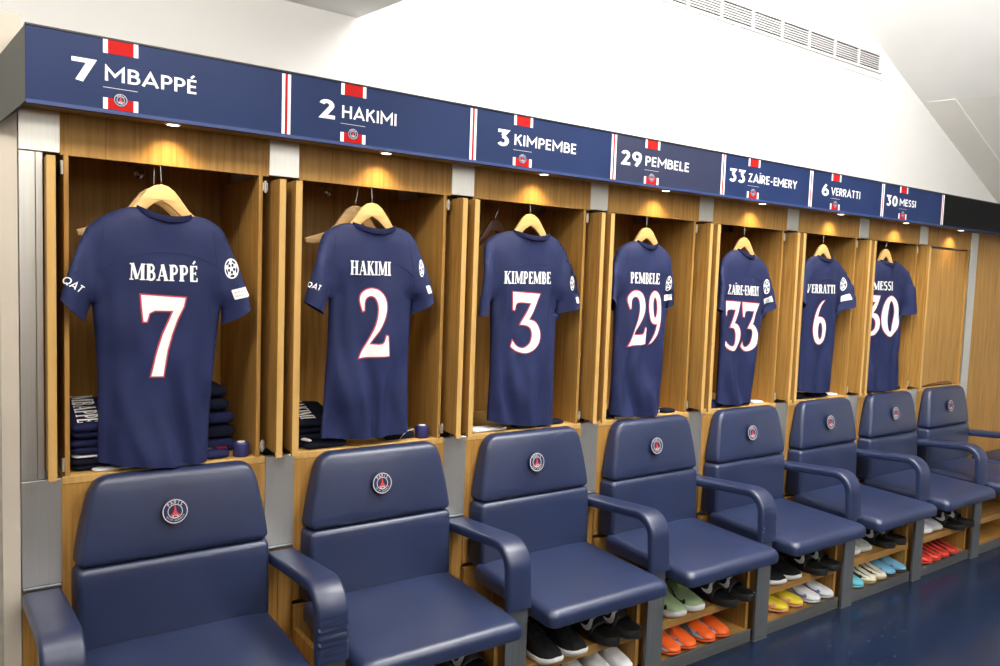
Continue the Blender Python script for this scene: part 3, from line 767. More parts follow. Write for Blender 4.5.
class Jersey:
    def __init__(s, k):
        sh = (k * P + .45) / 2.36; s.sh = sh
        s.k = k; d = dict(JP[k]); s.d = d
        for n_ in ('colL', 'colR', 'tipL', 'tipR', 'hL', 'hR'): d[n_] = (d[n_][0] + .021 * sh, d[n_][1])
        d['hR'] = (d['hR'][0] + .006, d['hR'][1])
        s.seed = k * 13.7
        g = lambda n: d[n]
        s.armL = (d['sLi'][0] + .014 + .016 * sh, d['sLi'][1] + .050); s.armR = (d['sRi'][0] - .004 + .018 * sh, d['sRi'][1] + .050)
        A, B = [], []
        def seg(a, b, bulge, n, solid=True):
            pts = curve2(a, b, bulge, n); A.extend(pts); B.extend([solid] * len(pts))
        # run anti-clockwise seen from the front (x right, z up)
        seg(g('colL'), g('tipL'), .012, 8); seg(g('tipL'), g('sLo'), .006, 8)
        seg(g('sLo'), g('sLi'), .003, 3, False); seg(g('sLi'), s.armL, -.002, 3)
        seg(s.armL, g('hL'), -.007, 12); seg(g('hL'), g('hR'), .012, 8, False)
        seg(g('hR'), s.armR, -.006, 12); seg(s.armR, g('sRi'), -.002, 3)
        seg(g('sRi'), g('sRo'), .003, 3, False); seg(g('sRo'), g('tipR'), .006, 8)
        seg(g('tipR'), g('colR'), .012, 8); seg(g('colR'), g('colL'), -.017, 8, False)
        s.out = A
        n = len(A)
        s.segs = [(A[i], A[(i + 1) % n]) for i in range(n) if B[i]]
        s.cache = {}
    def dist(s, x, z):
        m = 9
        for (ax, az), (bx, bz) in s.segs:
            vx, vz = bx - ax, bz - az; l = vx * vx + vz * vz
            t = ((x - ax) * vx + (z - az) * vz) / l; t = 0 if t < 0 else 1 if t > 1 else t
            ex, ez = ax + vx * t - x, az + vz * t - z; q = ex * ex + ez * ez
            if q < m: m = q
        return sqrt(m)
    def sheet(s, x, z):
        key = (round(x, 5), round(z, 5))
        if key in s.cache: return s.cache[key]
        d = s.dist(x, z); u = min(d / .070, 1)
        h = .030 * sqrt(max(0, 1 - (1 - u) ** 2))
        yc = JY
        for ax, tx, sg in ((s.armL[0], s.d['tipL'][0], 1), (s.armR[0], s.d['tipR'][0], -1)):
            e = (ax + .005 - x) * sg
            if e > 0:
                f = min(e / .075, 1); f = f * f * (3 - 2 * f)
                yc -= .054 * f * min(max((1.66 - z) / .14, 0), 1)
        lo = min(max((1.46 - z) / .42, 0), 1)
        w = min(d / .028, 1)
        q = noise.noise(Vector((x * 7, z * 2.2, s.seed)))
        f = .012 * q + .0115 * lo * sin(x * 48 + s.seed + 6 * q + z * 3) + .0055 * noise.noise(Vector((x * 15, z * 8, s.seed + 5)))
        f += .011 * lo * noise.noise(Vector((x * 24 + z * 8, z * 3, s.seed + 9)))
        # drag line from each armpit towards the hem
        for (ax, az), sg in ((s.armL, 1), (s.armR, -1)):
            if z < az + .10:
                e = (x - ax) * sg - .030 - .10 * (az - z) * .35
                f += .010 * exp(-(e / .015) ** 2) * min(1, max(0, (az + .10 - z) / .08)) * max(0, 1 - (az - z) / .40)
        r = (yc - h + f * w, yc + h * .9 + f * w * .5)
        s.cache[key] = r
        return r
    def front(s, off=0): return lambda x, z: (x, s.sheet(x, z)[0] - off, z)
    def back(s): return lambda x, z: (x, s.sheet(x, z)[1], z)
    def build(s):
        k = s.k; d = s.d
        lab = 'navy short sleeved jersey numbered %s in white hanging in its locker' % NUMS[k]
        t = thing('football_jersey', lab, 'jersey', (k * P, 0, 0), group='navy jerseys hanging in the lockers')
        bm = bmesh.new()
        poly_mesh(bm, [[s.out]], s.front(), .0125)
        poly_mesh(bm, [[s.out]], s.back(), .0125)
        bmesh.ops.remove_doubles(bm, verts=bm.verts[:], dist=.0004)
        bmesh.ops.recalc_face_normals(bm, faces=bm.faces[:])
        link('body', bm, M['jersey'], t, smooth=180)
        # ribbed collar along the neck
        top = curve2(d['colR'], d['colL'], -.017, 14) + [d['colL']]
        bm = bmesh.new(); rings = []
        for i, (x, z) in enumerate(top):
            y = s.sheet(x, z - .004)[0]; fl = .004 * sin(pi * i / 14)
            rings.append([(x, y - .004 - fl, z + .003), (x, y - .0055 - fl, z - .004), (x, y - .0045 - fl, z - .014), (x, y - .001, z - .0155), (x, y + .004, z - .008), (x, y + .003, z + .003)])
        loft(bm, rings); bmesh.ops.recalc_face_normals(bm, faces=bm.faces[:])
        link('collar', bm, M['folded'], t, smooth=50)
        # seams: shoulder yoke and the two sleeve seams
        xc = (d['colL'][0] + d['colR'][0]) / 2; zc = (d['colL'][1] + d['colR'][1]) / 2
        hw = (s.armR[0] - s.armL[0]) / 2
        yoke = [(xc + hw * u, zc - .118 - .030 * abs(u) ** 2.6 * 2.0) for u in [i / 12 - 1 for i in range(25)]]
        slL = [(s.armL[0] * (1 - u) + (d['tipL'][0] + .045) * u - .004, s.armL[1] * (1 - u) + (d['tipL'][1] + .012) * u) for u in [i / 10 for i in range(11)]]
        slR = [(s.armR[0] * (1 - u) + (d['tipR'][0] - .045) * u + .004, s.armR[1] * (1 - u) + (d['tipR'][1] + .012) * u) for u in [i / 10 for i in range(11)]]
        for nm, pts in (('yoke_seam', yoke), ('sleeve_seam', slL), ('sleeve_seam', slR)):
            pts = [(a[0] + (b[0] - a[0]) * j / 4, a[1] + (b[1] - a[1]) * j / 4) for a, b in zip(pts, pts[1:]) for j in range(4)]
            bm = bmesh.new(); tube(bm, [s.front(.0002)(x, z) for x, z in pts], .0009, 6)
            link(nm, bm, M['seam'], t, smooth=180)
        # printing
        (bl, br, tl), digs = JN[k]
        ps, w = text_polys(NAMES[k], 'serif', .02)
        mv = lambda q: (q[0] + .011 * s.sh, q[1])
        bl, br, tl = mv(bl), mv(br), mv(tl)
        bm = bmesh.new(); poly_mesh(bm, affine(ps, w, bl, br, tl), s.front(.0020), .007)
        face_front(link('name_lettering', bm, M['white'], t))
        for ch, bl, br, tl in digs:
            bl, br, tl = mv(bl), mv(br), mv(tl)
            loops = affine([NUM[ch]], 1, bl, br, tl)[0]
            bm = bmesh.new(); poly_mesh(bm, [loops], s.front(.0026), .006)
            nb = face_front(link('number', bm, M['white'], t))
            big = [offset_loop(loops[0], .0042)] + [offset_loop(l, -.0042) for l in loops[1:]]
            bm = bmesh.new(); poly_mesh(bm, [big], s.front(.0014), .006)
            face_front(link('number_outline', bm, M['jred'], nb))
        return t

def badge(t, J, cx, cz, r, sq, sx=.85, tilt=0):
    """round star-ball sleeve badge and the small white patch below it"""
    f = J.front(.0022); g = J.front(.0028)
    R = lambda pts: [(cx + (x * cos(tilt) - y * sin(tilt)) * r * sx, cz + (x * sin(tilt) + y * cos(tilt)) * r) for x, y in pts]
    circ = [(cos(2 * pi * i / 28), sin(2 * pi * i / 28)) for i in range(28)]
    bm = bmesh.new()
    poly_mesh(bm, [[R(circ), R([(.86 * x, .86 * y) for x, y in circ])]], f, .008, 0)
    star = lambda ox, oy, q, ro: [(ox + (q if i % 2 == 0 else q * .5) * cos(radians(ro + 36 * i)), oy + (q if i % 2 == 0 else q * .5) * sin(radians(ro + 36 * i))) for i in range(10)]
    for ox, oy, ro in [(0, 0, 90)] + [(.60 * cos(radians(a)), .60 * sin(radians(a)), a + 180) for a in range(18, 378, 72)]:
        poly_mesh(bm, [[R(star(ox, oy, .38, ro))]], f, .008, 0)
    face_front(link('sleeve_badge', bm, [M['white']], t))
    x, z, w, h, a = sq
    Q = lambda pts: [(x + p * cos(a) - q * sin(a), z + p * sin(a) + q * cos(a)) for p, q in pts]
    bm = bmesh.new(); poly_mesh(bm, [[Q(rrect(-w / 2, w / 2, -h / 2, h / 2, .003, 2))]], f, .006, 0)
    for i in range(2):
        zz = h * (.16 - .34 * i)
        for j in range(4):
            xx = -w * .36 + w * .19 * j
            poly_mesh(bm, [[Q([(xx, zz - h * .07), (xx + w * .13, zz - h * .07), (xx + w * .13, zz + h * .07), (xx, zz + h * .07)])]], g, None, 1)
    face_front(link('sleeve_patch', bm, [M['white'], M['silver']], t))

def hanger_bm(half=.165, drop=.128, th=.012, sc=1.0):
    up_ = [(0, 0), (.018, -.004), (.036, -.017), (.055, -.042), (.075, -.070), (.105, -.094), (half - .015, -drop + .004), (half, -drop)]
    lo = [(half - .004, -drop - .016), (half - .03, -drop - .018), (.10, -.118), (.070, -.101), (.045, -.078), (.022, -.057), (0, -.045)]
    loop = up_ + lo + [(-x, z) for x, z in lo[-2::-1]] + [(-x, z) for x, z in up_[:0:-1]]
    bm = bmesh.new()
    vs = [bm.verts.new((x, -th / 2, z)) for x, z in loop]; ws = [bm.verts.new((x, th / 2, z)) for x, z in loop]
    n = len(loop)
    for tri in tessellate_polygon([[Vector((x, z, 0)) for x, z in loop]]):
        bm.faces.new([vs[i] for i in tri]); bm.faces.new([ws[i] for i in tri][::-1])
    for i in range(n): bm.faces.new((vs[i], ws[i], ws[(i + 1) % n], vs[(i + 1) % n]))
    bmesh.ops.recalc_face_normals(bm, faces=bm.faces[:])
    es = [e for e in bm.edges if len(e.link_faces) == 2 and e.calc_face_angle(0) > 1.2]
    bmesh.ops.bevel(bm, geom=es, offset=.0025, segments=2, profile=.5, affect='EDGES')
    return bm

def hook_bm(dx):
    """wire hook: stem, S-bend, closed over the rail at offset dx (rail 0.04 above the wood)"""
    H = 1.815; bm = bmesh.new()
    pts = [(0, 0, -.01), (0, 0, .018), (dx * .35, 0, .030), (dx + .014, 0, .043)]
    return bm, pts

def hanger(k, x, y, ztop, m, label, half=.165, drop=.128, rz=0):
    t = thing('coat_hanger', label, 'hanger', (k * P + x, y, ztop), rz, 'coat hangers in the lockers')
    link('wooden_body', hanger_bm(half, drop), m, t, smooth=40)
    rx = .315 - x; h = 1.815 - ztop
    c = cos(rz); rx /= c
    pts = [(0, 0, -.012), (0, 0, .012), (rx * .3 + .004, 0, h * .55), (rx + .0115, 0, h - .012)]
    pts += [(rx + .0095 * cos(radians(a)), 0, h + .0005 + .0095 * sin(radians(a))) for a in range(-10, 215, 25)]
    bm = bmesh.new(); tube(bm, pts, .0016, 8); link('wire_hook', bm, M['chrome'], t, smooth=180)
    return t

jer = []
for k in range(7):
    J = Jersey(k); t = J.build(); jer.append((J, t))
    hx, hz = JP[k]['htop']; hx += .008 * J.sh
    hanger(k, hx, JY + .001, hz, M['hanger'], 'pale wooden coat hanger carrying the number %s jersey' % NUMS[k], .150 if k < 3 else .128, .122 if k < 3 else .116)
hanger(0, .326, .178, 1.722, M['hanger_old'], 'greyer wooden hanger just behind the hanger of jersey 7', .200, .133, radians(3))
hanger(1, .308, .182, 1.722, M['hanger_old'], 'greyer wooden hanger just behind the hanger of jersey 2', .180, .118, radians(3))
hanger(2, .262, .230, 1.722, M['hanger_dark'], 'dark wooden hanger deep inside the locker behind jersey 3', .145, .12, radians(10))
badge(jer[0][1], jer[0][0], .524, 1.496, .030, (.546, 1.424, .040, .030, .30), .62, .15)
badge(jer[3][1], jer[3][0], .446, 1.498, .033, (.455, 1.437, .050, .026, .12), .62, .1)
badge(jer[4][1], jer[4][0], .478, 1.500, .036, (.500, 1.434, .050, .030, .35), .75, .15)
badge(jer[5][1], jer[5][0], .490, 1.528, .036, (.512, 1.455, .048, .032, .35), .75, .15)
badge(jer[1][1], jer[1][0], .513, 1.520, .030, (.536, 1.448, .014, .028, .3), .30, .15)
badge(jer[2][1], jer[2][0], .533, 1.485, .028, (.550, 1.420, .010, .026, .2), .22, .15)
J, t = jer[0]
ps, w = text_polys('QAT', 'sans', .12)
bm = bmesh.new(); poly_mesh(bm, affine(ps, w, (.078, 1.4475), (.1235, 1.4180), (.0915, 1.4625)), J.front(.0022), .012)
face_front(link('sleeve_lettering', bm, M['white'], t))
J, t = jer[1]
bm = bmesh.new(); poly_mesh(bm, affine(ps, w, (.092, 1.450), (.128, 1.437), (.100, 1.466)), J.front(.0022), .012)
face_front(link('sleeve_lettering', bm, M['white'], t))

# ------------------------------------------------------------------ things on the locker floors
def cloth_bm(w, d, h, seed=0, folds=2, corner=.02):
    bm = bmesh.new(); rings = []
    N = 6 * folds; lay = h / folds; r = min(lay * .48, .014)
    for i in range(N + 1):
        z = h * i / N; q = (z % lay) if i % 6 else 0
        ins = r * (1 - sqrt(max(0, 1 - ((q - lay / 2) / (lay / 2)) ** 2)))
        if i in (0, N): ins = r
        ring = []
        for x, y in rrect(-w / 2 + ins, w / 2 - ins, -d / 2 + ins, d / 2 - ins, corner, 4):
            nn = noise.noise(Vector((x * 14, y * 14, z * 25 + seed)))
            ring.append((x * (1 + .05 * nn), y * (1 + .05 * nn), z + (h * .10 * noise.noise(Vector((x * 11, y * 11, seed))) if i > N // 2 else 0)))
        rings.append(ring)
    t = rings[-1]
    for s_ in (.75, .4): rings.append([(p[0] * s_, p[1] * s_, p[2] + .001 + h * .03 * noise.noise(Vector((p[0] * 30, p[1] * 30, seed + s_)))) for p in t])
    loft(bm, rings); return bm

M['olive'] = mat('olive_cloth', (62, 62, 36), .8); M['red_cloth'] = mat('red_cloth', (180, 36, 34), .7); M['sock_white'] = mat('white_cloth', (225, 226, 230), .8)
M['blue_tape'] = mat('navy_tape', (44, 46, 104), .5)
ZF = Z0 + .0003
def cloth(k, x, y, z, w, d, h, rz, m, name, label, cat, folds=2, group=None):
    o = link(name, cloth_bm(w, d, h, k * 3.1 + x * 20 + z, folds), m, None, smooth=50)
    o.location = (k * P + x, y, z); o.rotation_euler = (0, 0, rz)
    return tag(o, label, cat, group)
# locker 0
FG = 'folded clothes on the locker floors'
z = ZF
cloth(0, .186, .240, z, .150, .19, .034, 0, M['folded_dark'], 'folded_shorts', 'dark folded shorts at the bottom left behind jersey 7', 'clothes', group=FG)
cloth(0, .178, .240, z + .0365, .136, .18, .006, .02, M['sock_white'], 'folded_towel', 'thin white cloth edge showing inside the left stack behind jersey 7', 'clothes', 1, FG)
cloth(0, .180, .240, z + .044, .140, .185, .046, 0, M['folded'], 'folded_shirt', 'middle navy folded shirt of the left stack behind jersey 7', 'clothes', group=FG)
o = cloth(0, .180, .245, z + .0925, .138, .185, .048, 0, M['folded'], 'folded_shirt', 'top navy folded shirt with white lettering left of jersey 7', 'clothes', group=FG)
o.rotation_euler = (radians(17), 0, 0); o.location.z += .022; o.location.y -= .01
def top_letter(o, txt, sx, x0, y0, y1, zt):
    ps, w = text_polys(txt, 'serif', .02); bm = bmesh.new()
    poly_mesh(bm, affine(ps, w, (0, 0), (1, 0), (0, 1)), lambda u, v: (x0 + sx * v, y0 + (y1 - y0) * u, zt))
    face_front(link('name_lettering', bm, M['white'], o), (0, 0, 1))
top_letter(o, 'MBAPPÉ', .056, -.056, .085, -.088, .0545)
for i, (h, w_, m) in enumerate([(.042, .128, 'folded'), (.040, .125, 'folded_dark'), (.040, .122, 'folded'), (.040, .112, 'folded_dark'), (.036, .098, 'folded_dark')]):
    pos = ['lowest', 'second', 'third', 'fourth', 'topmost'][i]
    cloth(0, .520 - .004 * i, .305, z + i * .0435, w_, .17, h, .05 * (i % 3 - 1), M[m], 'folded_shorts', pos + ' dark folded garment of the tall stack right of jersey 7', 'clothes', 1, FG)
cloth(0, .215, .142, z, .11, .035, .008, .05, M['sock_white'], 'folded_sock', 'white folded sock lying under the hem of jersey 7', 'clothes', 1, FG)
o = cloth(0, .455, .162, z, .17, .070, .026, .02, M['folded'], 'folded_socks', 'navy folded socks with a red mark beside the tape roll under jersey 7', 'clothes', 1, FG)
bm = bmesh.new()
for i in range(3): poly_mesh(bm, [[[(.050 + .010 * i, -.006), (.056 + .010 * i, -.006), (.056 + .010 * i, .022), (.050 + .010 * i, .022)]]], lambda u, v: (u, -.018 + v, .0300))
face_front(link('red_mark', bm, M['sred'], o), (0, 0, 1))
c = link('crest', crest_mesh(.013, True), CREST_M, o); c.location = (.022, -.008, .0296); c.rotation_euler = (radians(-90), 0, 0)
def roll(k, x, y, label):
    t = thing('tape_roll', label, 'tape', (k * P + x, y, ZF), group='navy tape rolls')
    bm = bmesh.new(); lathe(bm, 0, 0, [(.0225, 0), (.0240, .002), (.0240, .041), (.0225, .0435), (.0125, .0435)], 28); link('tape', bm, M['blue_tape'], t, smooth=40)
    bm = bmesh.new(); lathe(bm, 0, 0, [(.0122, .043), (.0122, .0452), (.0095, .0452)], 20); link('core', bm, M['white'], t, smooth=40)
roll(0, .574, .146, 'navy tape roll with a white core right of jersey 7')
roll(1, .566, .146, 'navy tape roll with a white core right of jersey 2')
# locker 1
cloth(1, .185, .262, z, .150, .20, .040, 0, M['folded_dark'], 'folded_shorts', 'dark folded shorts low in the left corner behind jersey 2', 'clothes', group=FG)
o = cloth(1, .180, .265, z + .0425, .140, .18, .048, 0, M['folded_dark'], 'folded_shirt', 'dark folded shirt with white lettering left of jersey 2', 'clothes', group=FG)
o.rotation_euler = (radians(15), 0, 0); o.location.z += .020
top_letter(o, 'HAKIMI', .050, -.052, .08, -.080, .0545)
cloth(1, .200, .146, z, .15, .045, .022, .0, M['folded_dark'], 'folded_socks', 'black folded cloth at the front edge under jersey 2', 'clothes', 1, FG)
o = link('sock_band', cloth_bm(.016, .050, .007, 4, 1, .006), M['sock_white']); o.location = (1 * P + .135, .152, z + .026); o.rotation_euler = (0, 0, .35)
tag(o, 'narrow white band lying on the black cloth under jersey 2', 'clothes')
cloth(1, .480, .190, z, .12, .10, .024, .1, M['folded_dark'], 'folded_socks', 'black cloth lying left of the tape roll under jersey 2', 'clothes', 1, FG)
bm = bmesh.new(); tube(bm, [(1 * P + .470, .132, z + .004), (1 * P + .49, .136, z + .022), (1 * P + .505, .138, z + .030), (1 * P + .53, .14, z + .034), (1 * P + .525, .15, z + .036)], .0012, 6)
tag(link('cord', bm, M['sock_white'], smooth=180), 'thin white cord in front of the black cloth under jersey 2', 'cord')
# locker 2
cloth(2, .150, .300, z, .085, .17, .040, 0, M['folded'], 'folded_shorts', 'lower navy folded garment left of jersey 3', 'clothes', group=FG)
cloth(2, .148, .300, z + .0425, .080, .16, .038, .03, M['folded'], 'folded_shorts', 'upper navy folded garment left of jersey 3', 'clothes', group=FG)
cloth(2, .200, .150, z, .17, .060, .014, .06, M['sock_white'], 'folded_sock', 'white folded cloth under the hem of jersey 3', 'clothes', 1, FG)
cloth(2, .395, .150, z, .15, .060, .020, -.05, M['olive'], 'folded_cloth', 'dark olive cloth with a pale edge under jersey 3', 'clothes', 1, FG)
cloth(2, .530, .160, z, .085, .060, .016, 0, M['folded_dark'], 'folded_socks', 'small black cloth at the right under jersey 3', 'clothes', 1, FG)
# locker 3
cloth(3, .200, .175, z, .17, .090, .026, 0, M['folded_dark'], 'folded_socks', 'black folded cloth at the left under jersey 29', 'clothes', 1, FG)
cloth(3, .270, .128, z, .16, .022, .008, .05, M['sock_white'], 'folded_sock', 'long thin white cloth at the front edge under jersey 29', 'clothes', 1, FG)
cloth(3, .440, .150, z, .070, .050, .026, .1, M['sock_white'], 'folded_sock', 'crumpled white cloth right of the hem of jersey 29', 'clothes', 1, FG)
cloth(3, .535, .155, z, .085, .060, .016, 0, M['folded_dark'], 'folded_socks', 'black cloth at the far right under jersey 29', 'clothes', 1, FG)
# locker 4
cloth(4, .198, .180, z, .15, .09, .026, .1, M['folded'], 'folded_shorts', 'navy folded cloth at the left under jersey 33', 'clothes', group=FG)
cloth(4, .400, .165, z, .14, .080, .024, 0, M['folded_dark'], 'folded_socks', 'black cloth in the middle under jersey 33', 'clothes', 1, FG)
cloth(4, .530, .150, z, .075, .050, .012, 0, M['sock_white'], 'folded_sock', 'small white cloth at the right under jersey 33', 'clothes', 1, FG)
# locker 5
cloth(5, .200, .175, z, .17, .090, .030, 0, M['folded_dark'], 'folded_socks', 'wide black cloth at the left under jersey 6', 'clothes', 1, FG)
cloth(5, .400, .165, z, .15, .080, .022, 0, M['folded_dark'], 'folded_shorts', 'black folded cloth in the middle under jersey 6', 'clothes', 1, FG)
cloth(5, .535, .150, z, .075, .050, .012, 0, M['sock_white'], 'folded_sock', 'small white cloth at the right under jersey 6', 'clothes', 1, FG)
# locker 6
cloth(6, .190, .190, z, .15, .090, .026, 0, M['folded'], 'folded_shorts', 'navy folded cloth at the left under jersey 30', 'clothes', group=FG)
cloth(6, .345, .160, z, .11, .070, .030, 0, M['red_cloth'], 'folded_cloth', 'red folded cloth under the hem of jersey 30', 'clothes', 1, FG)
cloth(6, .520, .160, z, .12, .070, .020, 0, M['folded_dark'], 'folded_socks', 'black cloth at the right under jersey 30', 'clothes', 1, FG)
# closed locker: thin dark brown loop on the ledge
bm = bmesh.new(); tube(bm, [(7 * P + a, YL + .004, Z0 + .003 + b) for a, b in ((.13, 0), (.22, .010), (.33, .016), (.47, .022), (.50, .012), (.53, .0), (.40, .004), (.25, .002), (.15, .0))], .0026, 8)
tag(link('brown_loop', bm, M['hanger_dark'], smooth=180), 'thin dark brown loop lying on the ledge of the closed locker', 'cord')

# ------------------------------------------------------------------ shoes
def prof(tab, s):
    for (a, x), (b, y) in zip(tab, tab[1:]):
        if s <= b:
            u = (s - a) / (b - a); u = u * u * (3 - 2 * u) * .5 + u * .5
            return x + (y - x) * u
    return tab[-1][1]
W_SNEAK = [(0, .012), (.03, .026), (.12, .034), (.30, .035), (.50, .040), (.72, .048), (.86, .045), (.95, .034), (.985,.022), (1, .012)]
H_SNEAK = [(0, .060), (.06, .080), (.18, .084), (.32, .086), (.42, .094), (.55, .080), (.72, .055), (.88, .042), (.96, .030), (1, .018)]
W_BOOT = [(0, .010), (.03, .024), (.12, .031), (.30, .031), (.50, .036), (.70, .044), (.85, .041), (.95, .031), (.985, .020), (1, .011)]
H_BOOT = [(0, .050), (.06, .068), (.18, .070), (.30, .068), (.42, .080), (.55, .070), (.72, .050), (.88, .038), (.96, .030), (1, .018)]
SWOOSH = [(.10, .60), (.02, .42), (.0, .22), (.05, .07), (.17, .0), (.36, .05), (.65, .28), (1, .58), (.62, .37), (.36, .25), (.22, .24), (.14, .32), (.12, .46)]

class Last:
    """the foot-shaped body: heel at +y, toe at -y"""
    def __init__(s, L, W, H, z0, toe_lift=.004, open_to=.42):
        s.L, s.W, s.H, s.z0, s.tl, s.op = L, W, H, z0, toe_lift, open_to
    def pt(s, u, a):
        """u along the foot 0 heel..1 toe, a angle 0 (right edge) .. 180 (left edge) over the top"""
        w = prof(s.W, u); h = prof(s.H, u); y = s.L * (.5 - u)
        z0 = s.z0 + s.tl * max(0, (u - .75) / .25) ** 2
        bend = .006 * sin(pi * u)           # inward curve of the sole
        c, sn = cos(a), sin(a)
        e = .62
        x = w * (abs(c) ** e) * (1 if c >= 0 else -1); z = max(h - .012, .006) * (abs(sn) ** .72)
        taper = 1 - .42 * (z / .09) * (1 if u < .6 else .6)
        return Vector((x * max(taper, .35), y, z0 + z))
    def upper(s, mi=0, mi_in=1, mi_tip=None):
        bm = bmesh.new(); US = [0, .01, .03, .07] + [.12 + .04 * i for i in range(20)] + [.92, .95, .975, .99, 1]
        NA = 18; grid = []
        for u in US:
            row = []
            for i in range(NA + 1):
                a = pi * i / NA; p = s.pt(u, a)
                d = abs(i - NA / 2) / (NA / 2)
                if .05 < u < s.op and d < .52:
                    p.z = max(s.z0 + .012, p.z - .055 * min(1, (u - .05) / .03, (s.op - u) / .05))
                row.append(p)
            grid.append(row)
        vr = [[bm.verts.new(p) for p in r] for r in grid]
        for j in range(len(US) - 1):
            for i in range(NA):
                f = bm.faces.new((vr[j][i], vr[j + 1][i], vr[j + 1][i + 1], vr[j][i + 1]))
                um = (US[j] + US[j + 1]) / 2; d = abs(i + .5 - NA / 2) / (NA / 2)
                f.material_index = mi_in if (.05 < um < s.op and d < .56) else (mi if mi_tip is None or um < .86 else mi_tip)
        for j in range(len(US) - 1):
            bm.faces.new((vr[j][0], vr[j][NA], vr[j + 1][NA], vr[j + 1][0]))
        bm.faces.new(vr[0]); bm.faces.new(vr[-1][::-1])
        bmesh.ops.recalc_face_normals(bm, faces=bm.faces[:])
        return bm
    def sole(s, th, grow=.003, heel=0.0, tip=.012):
        """sole slab from z=0, th thick, following the outline"""
        US = [i / 24 for i in range(25)]
        def out(g, zf):
            R = [(prof(s.W, u) + g, s.L * (.5 - u) + (-g if u == 1 else g if u == 0 else 0), zf(u)) for u in US]
            return R + [(-x, y, z) for x, y, z in R[::-1]]
        lift = lambda u: tip * max(0, (u - .78) / .22) ** 2
        top = lambda u: th + heel * max(0, 1 - u * 2.2) + lift(u) * .6
        bm = bmesh.new()
        loft(bm, [out(grow - .004, lambda u: lift(u)), out(grow, lambda u: lift(u) + th * .25), out(grow + .001, lambda u: lift(u) + (top(u) - lift(u)) * .6), out(grow - .001, top), out(-.006, lambda u: top(u) + .0005)])
        bmesh.ops.recalc_face_normals(bm, faces=bm.faces[:])
        return bm
    def decal(s, pts, u0, u1, a0, a1, off=.0012):
        """flat mark wrapped on the side: pts in 0..1, x along the foot, y up the side"""
        def f(x, y):
            u = u0 + (u1 - u0) * x; a = radians(a0 + (a1 - a0) * y)
            p = s.pt(u, a); q = s.pt(u, a + .05); r = s.pt(u + .01, a)
            n = (q - p).cross(r - p)
            if n.length > 1e-12: n.normalize()
            if n.dot(Vector((p.x, 0, p.z - s.z0 - .01))) < 0: n = -n
            return p + n * off
        bm = bmesh.new(); poly_mesh(bm, [[pts]], f, .08)
        return bm

shoe_cache = {}
def make_shoe(kind, cols):
    """returns list of (part name, mesh object builder) built once per kind and colour"""
    up, sole, lace, mark = cols
    if kind == 'sneaker': s = Last(.288, W_SNEAK, H_SNEAK, .018)
    elif kind == 'knit': s = Last(.290, [(a, b * 1.04) for a, b in W_SNEAK], [(a, b * .95) for a, b in H_SNEAK], .016)
    else: s = Last(.278, W_BOOT, H_BOOT, .012, open_to=.36)
    parts = []
    parts.append(('upper', s.upper(), [up, M['inside']], 60, None))
    if kind == 'boot':
        parts.append(('sole_plate', s.sole(.009, .0, tip=.006), [sole], 40, None))
        bm = bmesh.new()
    else:
        parts.append(('sole', s.sole(.026 if kind == 'sneaker' else .022, .002, .008), [sole], 50, None))
    if kind != 'boot' or lace is not None:
        bm = bmesh.new(); n = 6
        for i in range(n):
            u = s.op + .02 + .035 * i
            for sg in (1, -1):
                a0 = radians(90 - sg * 34); a1 = radians(90 + sg * 30)
                pts = [s.pt(u + .03 * j / 5, a0 + (a1 - a0) * j / 5) + Vector((0, 0, .003)) for j in range(6)]
                tube(bm, pts, .0030, 6)
        # bow
        p = s.pt(s.op + .02, pi / 2) + Vector((0, 0, .004))
        for sg in (1, -1):
            tube(bm, [p, p + Vector((sg * .022, .006, .014)), p + Vector((sg * .038, -.008, .004)), p + Vector((sg * .020, -.016, .003)), p], .0028, 6)
            tube(bm, [p, p + Vector((sg * .016, -.020, .004)), p + Vector((sg * .030, -.030, -.010))], .0018, 5)
        parts.append(('laces', bm, [lace or up], 180, None))
    if mark is not None:
        for a0, a1 in ((4, 66), (176, 114)):
            bm = s.decal(SWOOSH, .84, .42, a0, a1)
            parts.append(('side_mark', bm, [mark], None, None))
    if kind == 'boot' and up in (redb, cream):
        for a0, a1, u0, u1 in (((52, 80, .40, .93), (100, 126, .48, .94), (12, 38, .5, .86), (142, 168, .5, .88)) if up is redb else ((58, 70, .45, .95), (106, 120, .5, .96), (144, 162, .5, .9))):
            parts.append(('stripe', s.decal([(0, .3), (.5, 0), (1, .4), (1, .7), (.5, 1), (0, .7)], u0, u1, a0, a1), [darkm], None, None))
    if kind == 'boot' and up is orange:
        for a0, a1 in ((2, 40), (178, 140)):
            parts.append(('side_panel', s.decal([(0, 0), (1, 0), (.9, .35), (.45, .75), (0, 1)], .45, .93, a0, a1), [icy], None, None))
    objs = []
    for nm, bm, ms, sm, _ in parts:
        me = bpy.data.meshes.new(nm); bm.to_mesh(me); bm.free()
        for m in ms: me.materials.append(m)
        if sm: me.polygons.foreach_set('use_smooth', [True] * len(me.polygons))
        objs.append((nm, me))
    if kind == 'boot':
        bm = bmesh.new(); lathe(bm, 0, 0, [(.0035, 0), (.0055, .003), (.0068, .0095)], 10)
        me = bpy.data.meshes.new('stud'); bm.to_mesh(me); bm.free(); me.materials.append(sole)
        for u, xs in ((.10, (-.016, .016)), (.24, (-.018, .018)), (.60, (-.026, .026)), (.75, (-.030, .030)), (.87, (-.018, .018))):
            for x in xs: objs.append(('stud', me, (x, s.L * (.5 - u), -.0085)))
    return objs

